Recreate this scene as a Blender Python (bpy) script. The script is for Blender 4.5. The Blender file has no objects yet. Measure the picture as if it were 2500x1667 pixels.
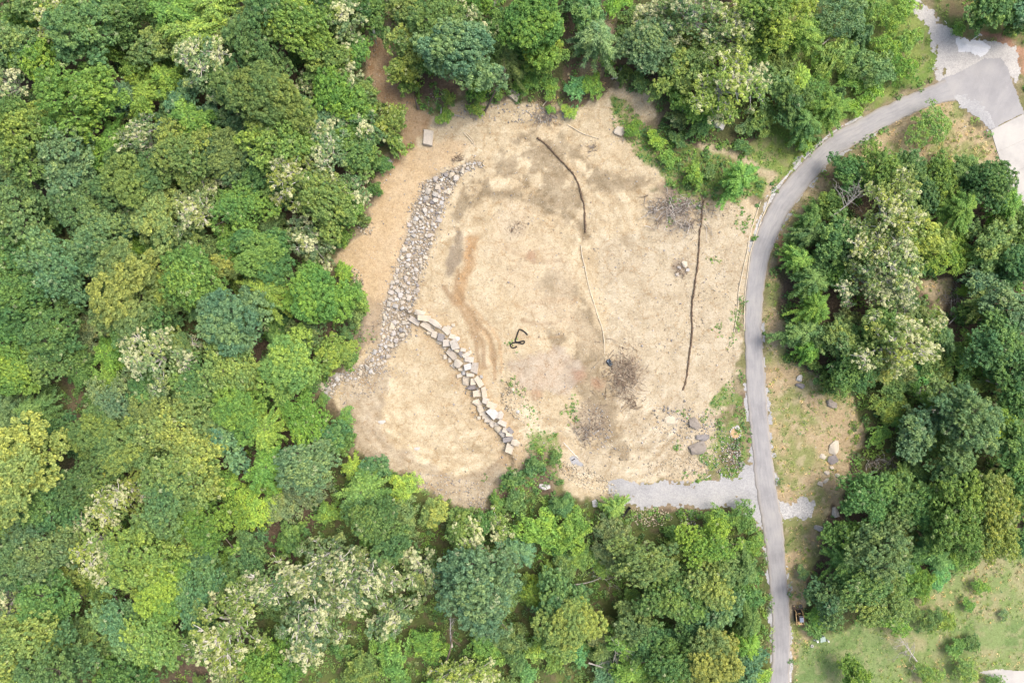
import bpy, bmesh, math, random
import numpy as np
from mathutils import Vector, Matrix

random.seed(7)
RNG = np.random.default_rng(11)
scene = bpy.context.scene
COL = scene.collection

# ------------------------------------------------------------------ camera, sky, sun, exposure
CAM_H = 133.0
PXM = 12.5                                    # photograph pixels per metre at z = 0
cam_data = bpy.data.cameras.new('camera')
cam = bpy.data.objects.new('camera', cam_data)
COL.objects.link(cam)
cam.location = (0, 0, CAM_H)
cam.rotation_euler = (0, 0, 0)
cam_data.sensor_fit = 'HORIZONTAL'
cam_data.angle = 2 * math.atan(100.0 / CAM_H)
cam_data.clip_start = 1.0
cam_data.clip_end = 3000.0
scene.camera = cam

SUN_EL, SUN_AZ = 62.0, 62.0                   # azimuth measured clockwise from +Y
world = bpy.data.worlds.new('World')
scene.world = world
world.use_nodes = True
wn = world.node_tree
wn.nodes.clear()
w_out = wn.nodes.new('ShaderNodeOutputWorld')
w_bg = wn.nodes.new('ShaderNodeBackground')
w_sky = wn.nodes.new('ShaderNodeTexSky')
w_sky.sky_type = 'NISHITA'
w_sky.sun_disc = False
w_sky.sun_elevation = math.radians(SUN_EL)
w_sky.sun_rotation = math.radians(SUN_AZ)
w_sky.air_density = 1.0
w_sky.dust_density = 6.0
w_sky.ozone_density = 0.6
w_bg.inputs['Strength'].default_value = 0.15
wn.links.new(w_sky.outputs[0], w_bg.inputs[0])
wn.links.new(w_bg.outputs[0], w_out.inputs[0])

sun_data = bpy.data.lights.new('sun', 'SUN')
sun_data.energy = 1.3
sun_data.angle = math.radians(35)
sun_data.color = (1.0, 0.965, 0.91)
sun = bpy.data.objects.new('sun', sun_data)
COL.objects.link(sun)
_el, _az = math.radians(SUN_EL), math.radians(SUN_AZ)
_d = Vector((math.sin(_az) * math.cos(_el), math.cos(_az) * math.cos(_el), math.sin(_el)))
sun.rotation_euler = _d.to_track_quat('Z', 'Y').to_euler()
sun.location = _d * 200

vs = scene.view_settings
vs.view_transform = 'Standard'
vs.look = 'None'
vs.exposure = 0.72
vs.gamma = 1.0
vs.use_curve_mapping = False

# ------------------------------------------------------------------ coordinates
FS = 2500.0 / 2352.0
TILE = {1: (0, 0), 2: (830, 0), 3: (1660, 0), 4: (0, 555), 5: (830, 555), 6: (1660, 555),
        7: (0, 1107), 8: (830, 1107), 9: (1660, 1107)}
def F(u, v): return (u * FS, v * FS)
def T(i, u, v):
    o = TILE[i]
    return (o[0] + u / 2.8, o[1] + v / 2.8)
def FP(pts): return [F(u, v) for u, v in pts]
def TP(i, pts): return [T(i, u, v) for u, v in pts]
def flat(px, py):                              # photograph pixel -> metres on the plane z = 0
    return ((px - 1250.0) / PXM, (833.5 - py) / PXM)
def flats(pts): return np.array([flat(*p) for p in pts], float)

# ------------------------------------------------------------------ numpy helpers
def smooth(t):
    t = np.clip(t, 0, 1)
    return t * t * (3 - 2 * t)
def vnoise(x, y, scale, seed=0):
    r = np.random.default_rng(seed)
    n = 256
    g = r.random((n, n))
    X, Y = x / scale + 1000.3, y / scale + 1000.7
    ix, iy = np.floor(X).astype(int), np.floor(Y).astype(int)
    fx, fy = X - ix, Y - iy
    fx, fy = fx * fx * (3 - 2 * fx), fy * fy * (3 - 2 * fy)
    a, b = g[ix % n, iy % n], g[(ix + 1) % n, iy % n]
    c, d = g[ix % n, (iy + 1) % n], g[(ix + 1) % n, (iy + 1) % n]
    return (a * (1 - fx) + b * fx) * (1 - fy) + (c * (1 - fx) + d * fx) * fy
def fbm(x, y, scale, seed=0, octs=4, gain=0.5):
    s, amp, tot = 0, 1.0, 0
    for o in range(octs):
        s = s + amp * vnoise(x, y, scale / 2 ** o, seed * 17 + o)
        tot += amp
        amp *= gain
    return s / tot
def poly_sd(x, y, poly):
    """signed distance to polygon (positive inside), poly in metres"""
    poly = np.asarray(poly, float)
    n = len(poly)
    d2 = np.full(x.shape, 1e12)
    ins = np.zeros(x.shape, bool)
    for i in range(n):
        ax, ay = poly[i]
        bx, by = poly[(i + 1) % n]
        dx, dy = bx - ax, by - ay
        t = np.clip(((x - ax) * dx + (y - ay) * dy) / (dx * dx + dy * dy + 1e-9), 0, 1)
        d2 = np.minimum(d2, (x - ax - t * dx) ** 2 + (y - ay - t * dy) ** 2)
        if ay != by:
            c = ((ay > y) != (by > y)) & (x < (bx - ax) * (y - ay) / (by - ay) + ax)
            ins ^= c
    d = np.sqrt(d2)
    return np.where(ins, d, -d)
def line_dist(x, y, line):
    line = np.asarray(line, float)
    d2 = np.full(x.shape, 1e12)
    for i in range(len(line) - 1):
        ax, ay = line[i]
        bx, by = line[i + 1]
        dx, dy = bx - ax, by - ay
        t = np.clip(((x - ax) * dx + (y - ay) * dy) / (dx * dx + dy * dy + 1e-9), 0, 1)
        d2 = np.minimum(d2, (x - ax - t * dx) ** 2 + (y - ay - t * dy) ** 2)
    return np.sqrt(d2)
def catmull(pts, step):
    p = np.asarray(pts, float)
    p = np.vstack([2 * p[0] - p[1], p, 2 * p[-1] - p[-2]])
    out = []
    for i in range(1, len(p) - 2):
        n = max(2, int(np.linalg.norm(p[i + 1] - p[i]) / step))
        for k in range(n):
            t = k / n
            out.append(0.5 * (2 * p[i] + (p[i + 1] - p[i - 1]) * t + (2 * p[i - 1] - 5 * p[i] + 4 * p[i + 1] - p[i + 2]) * t ** 2
                              + (3 * p[i] - p[i - 1] - 3 * p[i + 1] + p[i + 2]) * t ** 3))
    out.append(p[-2])
    return np.array(out)

# ------------------------------------------------------------------ terrain height
CP = [  # (F u, F v, height)
    (2250, 180, 4.0), (2000, 250, 3.2), (1850, 380, 2.4), (1760, 520, 1.6), (1730, 700, 1.0), (1735, 900, 0.6),
    (1750, 1100, 0.2), (1780, 1300, -0.4), (1790, 1500, -1.0), (2340, 330, 4.6), (2330, 60, 5.5), (2100, 60, 5.0),
    (1560, 800, 0.2), (1350, 700, 0.0), (1450, 950, 0.0), (1200, 560, 0.4), (1300, 350, 1.2), (1100, 320, 1.6), (1500, 350, 2.2),
    (1050, 650, 0.0), (1150, 800, -0.2), (1250, 980, -0.6), (1600, 1110, 0.0), (1400, 1130, -0.6),
    (860, 560, -1.6), (900, 440, -0.6), (820, 780, -2.4), (930, 900, -1.8), (1000, 1050, -2.4), (860, 980, -2.6),
    (600, 600, -4.0), (300, 600, -6.0), (0, 600, -8.0), (600, 1000, -5.0), (200, 1000, -8.0), (500, 1400, -7.0), (100, 1500, -10.0),
    (600, 200, -1.0), (200, 100, -3.0), (900, 60, 2.5), (1150, 60, 5.0), (1400, 60, 6.0), (1700, 60, 6.0), (1700, 300, 3.0),
    (1100, 1250, -4.0), (1300, 1500, -5.0), (1550, 1300, -2.5), (1600, 1500, -3.5), (900, 1500, -7.0),
    (2000, 700, 2.4), (2250, 800, 3.6), (2000, 1000, 1.4), (2300, 1100, 2.6), (1950, 1300, 0.0), (2250, 1350, 0.4), (2000, 1530, -1.2), (2330, 1550, -0.6)]
CPX = flats([F(a, b) for a, b, c in CP])
CPZ = np.array([c for a, b, c in CP])
WALL = flats(TP(5, [(500, 600), (600, 660), (690, 760), (760, 850), (830, 960), (900, 1060), (950, 1180), (1020, 1280), (1090, 1370), (1150, 1470), (1165, 1540)]))
def base_h(x, y):
    shp = x.shape
    xf, yf = x.ravel(), y.ravel()
    num = np.zeros_like(xf)
    den = np.full_like(xf, 1e-9)
    for (cx, cy), z in zip(CPX, CPZ):
        r2 = (np.clip(xf, -115, 115) - cx) ** 2 + (np.clip(yf, -80, 80) - cy) ** 2
        w = np.exp(-r2 / (2 * 11.0 ** 2)) + 1e-4 / (1 + r2 / 400)
        num += w * z
        den += w
    return (num / den).reshape(shp)
def wall_step(x, y):
    """terrace below the boulder wall"""
    d = line_dist(x, y, WALL)
    a, b = WALL[0], WALL[-1]
    ab = b - a
    side = None
    # signed side with the nearest segment of the polyline
    best = np.full(x.shape, 1e12)
    sgn = np.ones(x.shape)
    for i in range(len(WALL) - 1):
        p, q = WALL[i], WALL[i + 1]
        dx, dy = q - p
        t = np.clip(((x - p[0]) * dx + (y - p[1]) * dy) / (dx * dx + dy * dy), 0, 1)
        dd = (x - p[0] - t * dx) ** 2 + (y - p[1] - t * dy) ** 2
        cr = dx * (y - p[1]) - dy * (x - p[0])
        m = dd < best
        best = np.where(m, dd, best)
        sgn = np.where(m, np.sign(cr), sgn)
    L = np.linalg.norm(ab)
    s = ((x - a[0]) * ab[0] + (y - a[1]) * ab[1]) / L
    over = np.maximum(0, np.maximum(-s, s - L))
    wdt = 1.9 + 1.2 * over
    sd = d * -sgn                                # positive on the lower (left) side
    st = smooth((sd + wdt * 0.5) / wdt)
    fade = 1 - smooth((d - 8) / 18)
    return -1.1 * st * fade * (1 - smooth(over / 5.0))
_hx, _hy = np.arange(-120, 120.01, 0.4), np.arange(-85, 85.01, 0.4)
_X, _Y = np.meshgrid(_hx, _hy, indexing='ij')
_cx, _cy = np.arange(-120, 120.01, 2.0), np.arange(-85, 85.01, 2.0)
_CX, _CY = np.meshgrid(_cx, _cy, indexing='ij')
_CB = base_h(_CX, _CY)
def _bil(G, x, y, x0, y0, st):
    fx = np.clip((x - x0) / st, 0, G.shape[0] - 1.001)
    fy = np.clip((y - y0) / st, 0, G.shape[1] - 1.001)
    ix, iy = fx.astype(int), fy.astype(int)
    fx, fy = fx - ix, fy - iy
    return (G[ix, iy] * (1 - fx) + G[ix + 1, iy] * fx) * (1 - fy) + (G[ix, iy + 1] * (1 - fx) + G[ix + 1, iy + 1] * fx) * fy
def _blur(G):
    for _ in range(3):
        G = (np.roll(G, 1, 0) + 2 * G + np.roll(G, -1, 0)) / 4
        G = (np.roll(G, 1, 1) + 2 * G + np.roll(G, -1, 1)) / 4
    return G
_HB = _blur(_bil(_CB, _X, _Y, -120, -85, 2.0))
_HG = _HB + wall_step(_X, _Y)
def h(x, y):
    return _bil(_HG, np.asarray(x, float), np.asarray(y, float), -120.0, -85.0, 0.4)
def h1(x, y): return float(h(np.array([x]), np.array([y]))[0])
def PV(px, py, up=0.0):
    """where the line of sight through a photograph pixel meets the terrain (raised by up)"""
    px = np.asarray(px, float)
    py = np.asarray(py, float)
    kx, ky = (px - 1250.0) / PXM / CAM_H, (833.5 - py) / PXM / CAM_H
    z = np.zeros(px.shape)
    for _ in range(7):
        dd = CAM_H - z
        z = h(kx * dd, ky * dd) + up
    dd = CAM_H - z
    return np.stack([kx * dd, ky * dd, z], -1)
def P(px, py, up=0.0):
    return Vector(PV(np.array([px]), np.array([py]), up)[0])
def PL(pts, up=0.0):
    a = np.array(pts, float)
    return PV(a[:, 0], a[:, 1], up)
def ground_px(x, y, z):
    """world -> photograph pixel"""
    k = CAM_H / (CAM_H - z)
    return x * k * PXM + 1250.0, 833.5 - y * k * PXM

# ------------------------------------------------------------------ object helpers
def setp(o, label=None, cat=None, group=None, kind=None):
    if label: o['label'] = label
    if cat: o['category'] = cat
    if group: o['group'] = group
    if kind: o['kind'] = kind
    return o
def empty(name, loc, label=None, cat=None, group=None):
    o = bpy.data.objects.new(name, None)
    o.empty_display_size = 0.3
    o.location = loc
    COL.objects.link(o)
    return setp(o, label, cat, group)
def mobj(name, me, parent=None, loc=None, rot=None, scale=None):
    o = bpy.data.objects.new(name, me)
    COL.objects.link(o)
    if parent is not None: o.parent = parent
    if loc is not None: o.location = loc
    if rot is not None: o.rotation_euler = rot
    if scale is not None: o.scale = scale
    return o
def np_mesh(name, V, faces, mat=None, smooth_shade=False, attrs=None):
    """faces: (n,k) int array or list of such arrays"""
    me = bpy.data.meshes.new(name)
    if not isinstance(faces, list): faces = [faces]
    faces = [f for f in faces if len(f)]
    V = np.ascontiguousarray(V, dtype=np.float32)
    nl = sum(f.size for f in faces)
    nf = sum(len(f) for f in faces)
    me.vertices.add(len(V))
    me.vertices.foreach_set('co', V.ravel())
    me.loops.add(nl)
    me.loops.foreach_set('vertex_index', np.concatenate([f.ravel() for f in faces]).astype(np.int32))
    me.polygons.add(nf)
    starts, off = [], 0
    for f in faces:
        starts.append(off + np.arange(len(f)) * f.shape[1])
        off += f.size
    me.polygons.foreach_set('loop_start', np.concatenate(starts).astype(np.int32))
    me.update(calc_edges=True)
    if smooth_shade:
        me.polygons.foreach_set('use_smooth', np.ones(nf, bool))
    if attrs:
        for k, a in attrs.items():
            at = me.attributes.new(k, 'FLOAT_COLOR', 'POINT')
            c = np.ones((len(V), 4), np.float32)
            c[:, :a.shape[1]] = a
            at.data.foreach_set('color', c.ravel())
    if mat: me.materials.append(mat)
    me.validate()
    return me
class MB:
    """collects boxes, tubes and prisms into one mesh"""
    def __init__(s): s.v, s.f = [], []
    def add(s, vs_, fs):
        o = len(s.v)
        s.v += [tuple(v) for v in vs_]
        s.f += [tuple(i + o for i in f) for f in fs]
        return s
    def box(s, c, d, rz=0.0, taper=1.0, rx=0.0):
        x, y, z = d[0] / 2, d[1] / 2, d[2] / 2
        t = taper
        pts = [(-x, -y, -z), (x, -y, -z), (x, y, -z), (-x, y, -z), (-x * t, -y * t, z), (x * t, -y * t, z), (x * t, y * t, z), (-x * t, y * t, z)]
        m = Matrix.Rotation(rz, 3, 'Z') @ Matrix.Rotation(rx, 3, 'X')
        return s.add([m @ Vector(p) + Vector(c) for p in pts], [(0, 3, 2, 1), (4, 5, 6, 7), (0, 1, 5, 4), (1, 2, 6, 5), (2, 3, 7, 6), (3, 0, 4, 7)])
    def tube(s, pts, rad, n=6, caps=True):
        pts = [Vector(p) for p in pts]
        if not hasattr(rad, '__len__'): rad = [rad] * len(pts)
        o = len(s.v)
        side = None
        for i, p in enumerate(pts):
            d = (pts[min(i + 1, len(pts) - 1)] - pts[max(i - 1, 0)])
            d = d.normalized() if d.length > 1e-6 else Vector((0, 0, 1))
            ref = Vector((0, 0, 1)) if abs(d.z) < 0.9 else Vector((1, 0, 0))
            a = d.cross(ref).normalized()
            b = d.cross(a).normalized()
            for k in range(n):
                t = 2 * math.pi * k / n
                s.v.append(tuple(p + (a * math.cos(t) + b * math.sin(t)) * rad[i]))
        for i in range(len(pts) - 1):
            for k in range(n):
                k2 = (k + 1) % n
                s.f.append((o + i * n + k, o + i * n + k2, o + (i + 1) * n + k2, o + (i + 1) * n + k))
        if caps:
            s.f.append(tuple(o + k for k in range(n)))
            s.f.append(tuple(o + (len(pts) - 1) * n + k for k in reversed(range(n))))
        return s
    def lathe(s, prof, c, n=16, axis='Z', rot=None):
        o = len(s.v)
        m = rot or Matrix.Identity(3)
        for r, z in prof:
            for k in range(n):
                t = 2 * math.pi * k / n
                s.v.append(tuple(m @ Vector((r * math.cos(t), r * math.sin(t), z)) + Vector(c)))
        for i in range(len(prof) - 1):
            for k in range(n):
                k2 = (k + 1) % n
                s.f.append((o + i * n + k, o + i * n + k2, o + (i + 1) * n + k2, o + (i + 1) * n + k))
        return s
    def mesh(s, name, mat, sm=False, bevel=0.0):
        me = bpy.data.meshes.new(name)
        me.from_pydata(s.v, [], s.f)
        if bevel:
            bm = bmesh.new()
            bm.from_mesh(me)
            bmesh.ops.recalc_face_normals(bm, faces=bm.faces)
            bmesh.ops.bevel(bm, geom=list(bm.edges), offset=bevel, segments=2, affect='EDGES', profile=0.6)
            bm.to_mesh(me)
            bm.free()
        if sm: me.polygons.foreach_set('use_smooth', [True] * len(me.polygons))
        me.materials.append(mat)
        me.update()
        return me
    def build(s, name, mat, parent=None, sm=False, bevel=0.0, loc=None, rot=None):
        return mobj(name, s.mesh(name, mat, sm, bevel), parent, loc, rot)

# ------------------------------------------------------------------ materials
def nodes_of(name):
    m = bpy.data.materials.new(name)
    m.use_nodes = True
    nt = m.node_tree
    b = nt.nodes['Principled BSDF']
    return m, nt, b
def N(nt, typ, **kw):
    n = nt.nodes.new(typ)
    for k, v in kw.items():
        if k.startswith('_'): setattr(n, k[1:], v)
        else: n.inputs[k.replace('__', ' ')].default_value = v
    return n
def mixrgb(nt, typ, fac, a, b):
    n = nt.nodes.new('ShaderNodeMix')
    n.data_type = 'RGBA'
    n.blend_type = typ
    for sock, v in ((n.inputs['Factor'], fac), (n.inputs['A'], a), (n.inputs['B'], b)):
        pass
    def put(sock, v):
        if hasattr(v, 'is_linked') or hasattr(v, 'links'): nt.links.new(v, sock)
        elif isinstance(v, (tuple, list)): sock.default_value = tuple(v) + ((1,) if len(v) == 3 else ())
        else: sock.default_value = v
    put(n.inputs[0], fac)
    put(n.inputs[6], a)
    put(n.inputs[7], b)
    return n.outputs[2]
def ramp(nt, src, stops):
    r = nt.nodes.new('ShaderNodeValToRGB')
    el = r.color_ramp.elements
    while len(el) < len(stops): el.new(0.5)
    for e, (p, c) in zip(el, stops):
        e.position = p
        e.color = tuple(c) + (1,) if len(c) == 3 else c
    nt.links.new(src, r.inputs[0])
    return r.outputs[0]
def objcoord(nt, scale=1.0):
    tc = nt.nodes.new('ShaderNodeTexCoord')
    mp = nt.nodes.new('ShaderNodeMapping')
    mp.inputs['Scale'].default_value = (scale,) * 3
    nt.links.new(tc.outputs['Object'], mp.inputs[0])
    return mp.outputs[0]
def noise(nt, co, scale, detail=4, rough=0.6):
    n = N(nt, 'ShaderNodeTexNoise', Scale=scale, Detail=detail, Roughness=rough)
    nt.links.new(co, n.inputs['Vector'])
    return n.outputs['Fac']
def bump(nt, b, src, strength, dist=0.1):
    n = N(nt, 'ShaderNodeBump', Strength=strength, Distance=dist)
    nt.links.new(src, n.inputs['Height'])
    nt.links.new(n.outputs[0], b.inputs['Normal'])

def mat_simple(name, col, rough=0.7, var=0.25, scale=6.0, metal=0.0, bmp=0.3, col2=None, spec=0.3):
    m, nt, b = nodes_of(name)
    co = objcoord(nt)
    f = noise(nt, co, scale, 5, 0.65)
    c2 = col2 or tuple(c * (1 - var) for c in col)
    c1 = tuple(min(1, c * (1 + var * 0.6)) for c in col)
    nt.links.new(ramp(nt, f, [(0.3, c2), (0.7, c1)]), b.inputs['Base Color'])
    b.inputs['Roughness'].default_value = rough
    b.inputs['Metallic'].default_value = metal
    b.inputs['Specular IOR Level'].default_value = spec
    if bmp: bump(nt, b, f, bmp, 0.05)
    return m

def mat_ground():
    m, nt, b = nodes_of('ground_mix')
    at = N(nt, 'ShaderNodeAttribute', _attribute_name='gc')
    ro = N(nt, 'ShaderNodeAttribute', _attribute_name='gm')      # r: bare soil, g: litter, b: grass
    sep = nt.nodes.new('ShaderNodeSeparateColor')
    nt.links.new(ro.outputs['Color'], sep.inputs[0])
    co = objcoord(nt)
    n1 = noise(nt, co, 1.6, 6, 0.75)
    n2 = noise(nt, co, 3.6, 5, 0.85)
    c = mixrgb(nt, 'MULTIPLY', 1.0, at.outputs['Color'], ramp(nt, n1, [(0.25, (0.70, 0.67, 0.62)), (0.45, (0.98, 0.98, 0.98)), (0.75, (1.14, 1.14, 1.14))]))
    c = mixrgb(nt, 'MULTIPLY', 1.0, c, ramp(nt, n2, [(0.32, (0.55, 0.51, 0.46)), (0.46, (0.96, 0.955, 0.95)), (0.56, (1.06, 1.06, 1.07)), (0.72, (1.34, 1.35, 1.38))]))
    # sharp-edged crust patches and drying cracks in bare soil
    n4 = noise(nt, co, 0.30, 9, 0.72)
    crust = ramp(nt, n4, [(0.40, (0.90, 0.885, 0.86)), (0.47, (0.97, 0.965, 0.955)), (0.50, (1.0, 1.0, 1.0)), (0.515, (1.05, 1.05, 1.05)), (0.60, (1.0, 1.0, 1.0)), (0.66, (1.06, 1.06, 1.07))])
    wrp = N(nt, 'ShaderNodeTexNoise', Scale=0.8, Detail=5.0, Roughness=0.7)
    nt.links.new(co, wrp.inputs['Vector'])
    vadd = N(nt, 'ShaderNodeVectorMath', _operation='MULTIPLY_ADD')
    nt.links.new(wrp.outputs['Color'], vadd.inputs[0])
    vadd.inputs[1].default_value = (2.6, 2.6, 2.6)
    nt.links.new(co, vadd.inputs[2])
    ve = N(nt, 'ShaderNodeTexVoronoi', Scale=0.34, _feature='DISTANCE_TO_EDGE')
    nt.links.new(vadd.outputs[0], ve.inputs['Vector'])
    crack = ramp(nt, ve.outputs['Distance'], [(0.0, (0.62, 0.50, 0.38)), (0.022, (0.86, 0.80, 0.72)), (0.05, (1, 1, 1))])
    cm = N(nt, 'ShaderNodeMath', _operation='MULTIPLY')
    nt.links.new(ramp(nt, wrp.outputs['Fac'], [(0.42, (0, 0, 0)), (0.58, (0.9, 0.9, 0.9))]), cm.inputs[0])
    nt.links.new(sep.outputs[0], cm.inputs[1])
    c = mixrgb(nt, 'MULTIPLY', cm.outputs[0], c, crack)
    c = mixrgb(nt, 'MULTIPLY', sep.outputs[0], c, crust)
    # pale pebbles in bare soil
    vo = N(nt, 'ShaderNodeTexVoronoi', Scale=2.6)
    nt.links.new(co, vo.inputs['Vector'])
    peb = ramp(nt, vo.outputs['Distance'], [(0.0, (1, 1, 1)), (0.16, (1, 1, 1)), (0.24, (0, 0, 0))])
    sel = nt.nodes.new('ShaderNodeSeparateColor')
    nt.links.new(vo.outputs['Color'], sel.inputs[0])
    keep = ramp(nt, sel.outputs[0], [(0.66, (0, 0, 0)), (0.72, (1, 1, 1))])
    mu = N(nt, 'ShaderNodeMath', _operation='MULTIPLY')
    nt.links.new(peb, mu.inputs[0])
    nt.links.new(keep, mu.inputs[1])
    mu2 = N(nt, 'ShaderNodeMath', _operation='MULTIPLY')
    nt.links.new(mu.outputs[0], mu2.inputs[0])
    nt.links.new(sep.outputs[0], mu2.inputs[1])
    mu3 = N(nt, 'ShaderNodeMath', _operation='MULTIPLY')
    nt.links.new(mu2.outputs[0], mu3.inputs[0])
    mu3.inputs[1].default_value = 0.6
    c = mixrgb(nt, 'MIX', mu3.outputs[0], c, (0.58, 0.535, 0.44))
    # fallen leaves in the litter
    vl = N(nt, 'ShaderNodeTexVoronoi', Scale=3.4)
    nt.links.new(co, vl.inputs['Vector'])
    sl = nt.nodes.new('ShaderNodeSeparateColor')
    nt.links.new(vl.outputs['Color'], sl.inputs[0])
    lc = ramp(nt, sl.outputs[0], [(0.0, (0.28, 0.26, 0.23)), (0.5, (0.5, 0.47, 0.42)), (1.0, (0.78, 0.70, 0.58))])
    lit = N(nt, 'ShaderNodeMath', _operation='MULTIPLY')
    nt.links.new(sep.outputs[1], lit.inputs[0])
    lit.inputs[1].default_value = 0.45
    c = mixrgb(nt, 'OVERLAY', lit.outputs[0], c, lc)
    nt.links.new(c, b.inputs['Base Color'])
    b.inputs['Roughness'].default_value = 0.95
    b.inputs['Specular IOR Level'].default_value = 0.1
    bump(nt, b, n1, 0.55, 0.25)
    return m

def mat_paving(name, col, scale=9.0, streak=True, rough=0.85, spread=0.3, pebble=0.0):
    """asphalt, crushed stone, concrete; attribute 'st' = (across 0-1, along in metres, -)"""
    m, nt, b = nodes_of(name)
    co = objcoord(nt)
    n1 = noise(nt, co, scale, 5, 0.8)
    n2 = noise(nt, co, 0.22, 5, 0.6)
    lo, hi = 1 - spread, 1 + spread
    c = mixrgb(nt, 'MULTIPLY', 1.0, col, ramp(nt, n1, [(0.3, (lo, lo, lo)), (0.7, (hi, hi, hi))]))
    c = mixrgb(nt, 'MULTIPLY', 1.0, c, ramp(nt, n2, [(0.3, (0.82, 0.82, 0.83)), (0.5, (1, 1, 1)), (0.7, (1.1, 1.09, 1.06))]))
    if pebble:
        vo = N(nt, 'ShaderNodeTexVoronoi', Scale=5.0)
        nt.links.new(co, vo.inputs['Vector'])
        se = nt.nodes.new('ShaderNodeSeparateColor')
        nt.links.new(vo.outputs['Color'], se.inputs[0])
        c = mixrgb(nt, 'MULTIPLY', pebble, c, ramp(nt, se.outputs[0], [(0.0, (0.55, 0.55, 0.57)), (1.0, (1.35, 1.34, 1.32))]))
    if streak:
        at = N(nt, 'ShaderNodeAttribute', _attribute_name='st')
        se = nt.nodes.new('ShaderNodeSeparateColor')
        nt.links.new(at.outputs['Color'], se.inputs[0])
        cb = nt.nodes.new('ShaderNodeCombineXYZ')
        ml = N(nt, 'ShaderNodeMath', _operation='MULTIPLY')
        nt.links.new(se.outputs[1], ml.inputs[0])
        ml.inputs[1].default_value = 0.03
        nt.links.new(se.outputs[0], cb.inputs[0])
        nt.links.new(ml.outputs[0], cb.inputs[1])
        n3 = N(nt, 'ShaderNodeTexNoise', Scale=9.0, Detail=4, Roughness=0.6)
        nt.links.new(cb.outputs[0], n3.inputs['Vector'])
        c = mixrgb(nt, 'MULTIPLY', 1.0, c, ramp(nt, n3.outputs['Fac'], [(0.3, (0.86, 0.86, 0.87)), (0.5, (1, 1, 1)), (0.72, (1.13, 1.12, 1.09))]))
        # dust washed along the two edges
        ed = ramp(nt, se.outputs[0], [(0.0, (1, 1, 1)), (0.13, (0.25, 0.25, 0.25)), (0.22, (0, 0, 0)), (0.78, (0, 0, 0)), (0.9, (0.2, 0.2, 0.2)), (1.0, (1, 1, 1))])
        mm = N(nt, 'ShaderNodeMath', _operation='MULTIPLY')
        nt.links.new(ed, mm.inputs[0])
        nt.links.new(n1, mm.inputs[1])
        c = mixrgb(nt, 'MIX', mm.outputs[0], c, (0.36, 0.31, 0.24))
    nt.links.new(c, b.inputs['Base Color'])
    b.inputs['Roughness'].default_value = rough
    b.inputs['Specular IOR Level'].default_value = 0.25
    bump(nt, b, n1, 0.35, 0.03)
    return m

def mat_rock(name, cols, dark=0.35):
    m, nt, b = nodes_of(name)
    oi = nt.nodes.new('ShaderNodeObjectInfo')
    co = objcoord(nt)
    f = noise(nt, co, 2.2, 6, 0.7)
    cols = [tuple(x * 0.82 for x in c) for c in cols]
    base = ramp(nt, oi.outputs['Random'], [(i / (len(cols) - 1), c) for i, c in enumerate(cols)])
    c = mixrgb(nt, 'MULTIPLY', 1.0, base, ramp(nt, f, [(0.25, (dark + 0.1, dark + 0.08, dark + 0.05)), (0.45, (0.9, 0.9, 0.9)), (0.75, (1.12, 1.1, 1.08))]))
    nt.links.new(c, b.inputs['Base Color'])
    b.inputs['Roughness'].default_value = 0.9
    b.inputs['Specular IOR Level'].default_value = 0.15
    bump(nt, b, f, 0.5, 0.12)
    return m
def mat_attr(name, rough=0.9, attr='pc', bmp=True):
    m, nt, b = nodes_of(name)
    at = N(nt, 'ShaderNodeAttribute', _attribute_name=attr)
    co = objcoord(nt)
    f = noise(nt, co, 5.0, 4, 0.7)
    c = mixrgb(nt, 'MULTIPLY', 1.0, at.outputs['Color'], ramp(nt, f, [(0.3, (0.75, 0.75, 0.75)), (0.7, (1.15, 1.15, 1.15))]))
    nt.links.new(c, b.inputs['Base Color'])
    b.inputs['Roughness'].default_value = rough
    b.inputs['Specular IOR Level'].default_value = 0.15
    if bmp: bump(nt, b, f, 0.4, 0.08)
    return m

def mat_leaf(name, from_attr=False):
    """leaf colour from the object's own colour; attribute lf = (tuft value, leaf value, bleached tuft)"""
    m, nt, b = nodes_of(name)
    if from_attr:
        base = N(nt, 'ShaderNodeAttribute', _attribute_name='pc').outputs['Color']
    else:
        base = nt.nodes.new('ShaderNodeObjectInfo').outputs['Color']
    at = N(nt, 'ShaderNodeAttribute', _attribute_name='lf')
    se = nt.nodes.new('ShaderNodeSeparateColor')
    nt.links.new(at.outputs['Color'], se.inputs[0])
    c = mixrgb(nt, 'MULTIPLY', 1.0, base, ramp(nt, se.outputs[0], [(0.0, (0.58, 0.74, 0.86)), (0.35, (0.90, 0.97, 1.0)), (0.65, (1.08, 1.05, 0.98)), (1.0, (1.42, 1.24, 0.95))]))
    c = mixrgb(nt, 'MULTIPLY', 1.0, c, ramp(nt, se.outputs[1], [(0.0, (0.55, 0.60, 0.55)), (0.5, (1, 1, 1)), (1.0, (1.55, 1.48, 1.40))]))
    c = mixrgb(nt, 'MIX', se.outputs[2], c, (0.72, 0.72, 0.45))
    nt.links.new(c, b.inputs['Base Color'])
    b.inputs['Roughness'].default_value = 0.6
    b.inputs['Specular IOR Level'].default_value = 0.25
    tr = nt.nodes.new('ShaderNodeBsdfTranslucent')
    c2 = mixrgb(nt, 'MULTIPLY', 1.0, c, (1.15, 1.2, 0.7))
    nt.links.new(c2, tr.inputs[0])
    mx = nt.nodes.new('ShaderNodeMixShader')
    mx.inputs[0].default_value = 0.32
    out = nt.nodes['Material Output']
    nt.links.new(b.outputs[0], mx.inputs[1])
    nt.links.new(tr.outputs[0], mx.inputs[2])
    nt.links.new(mx.outputs[0], out.inputs[0])
    return m

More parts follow.
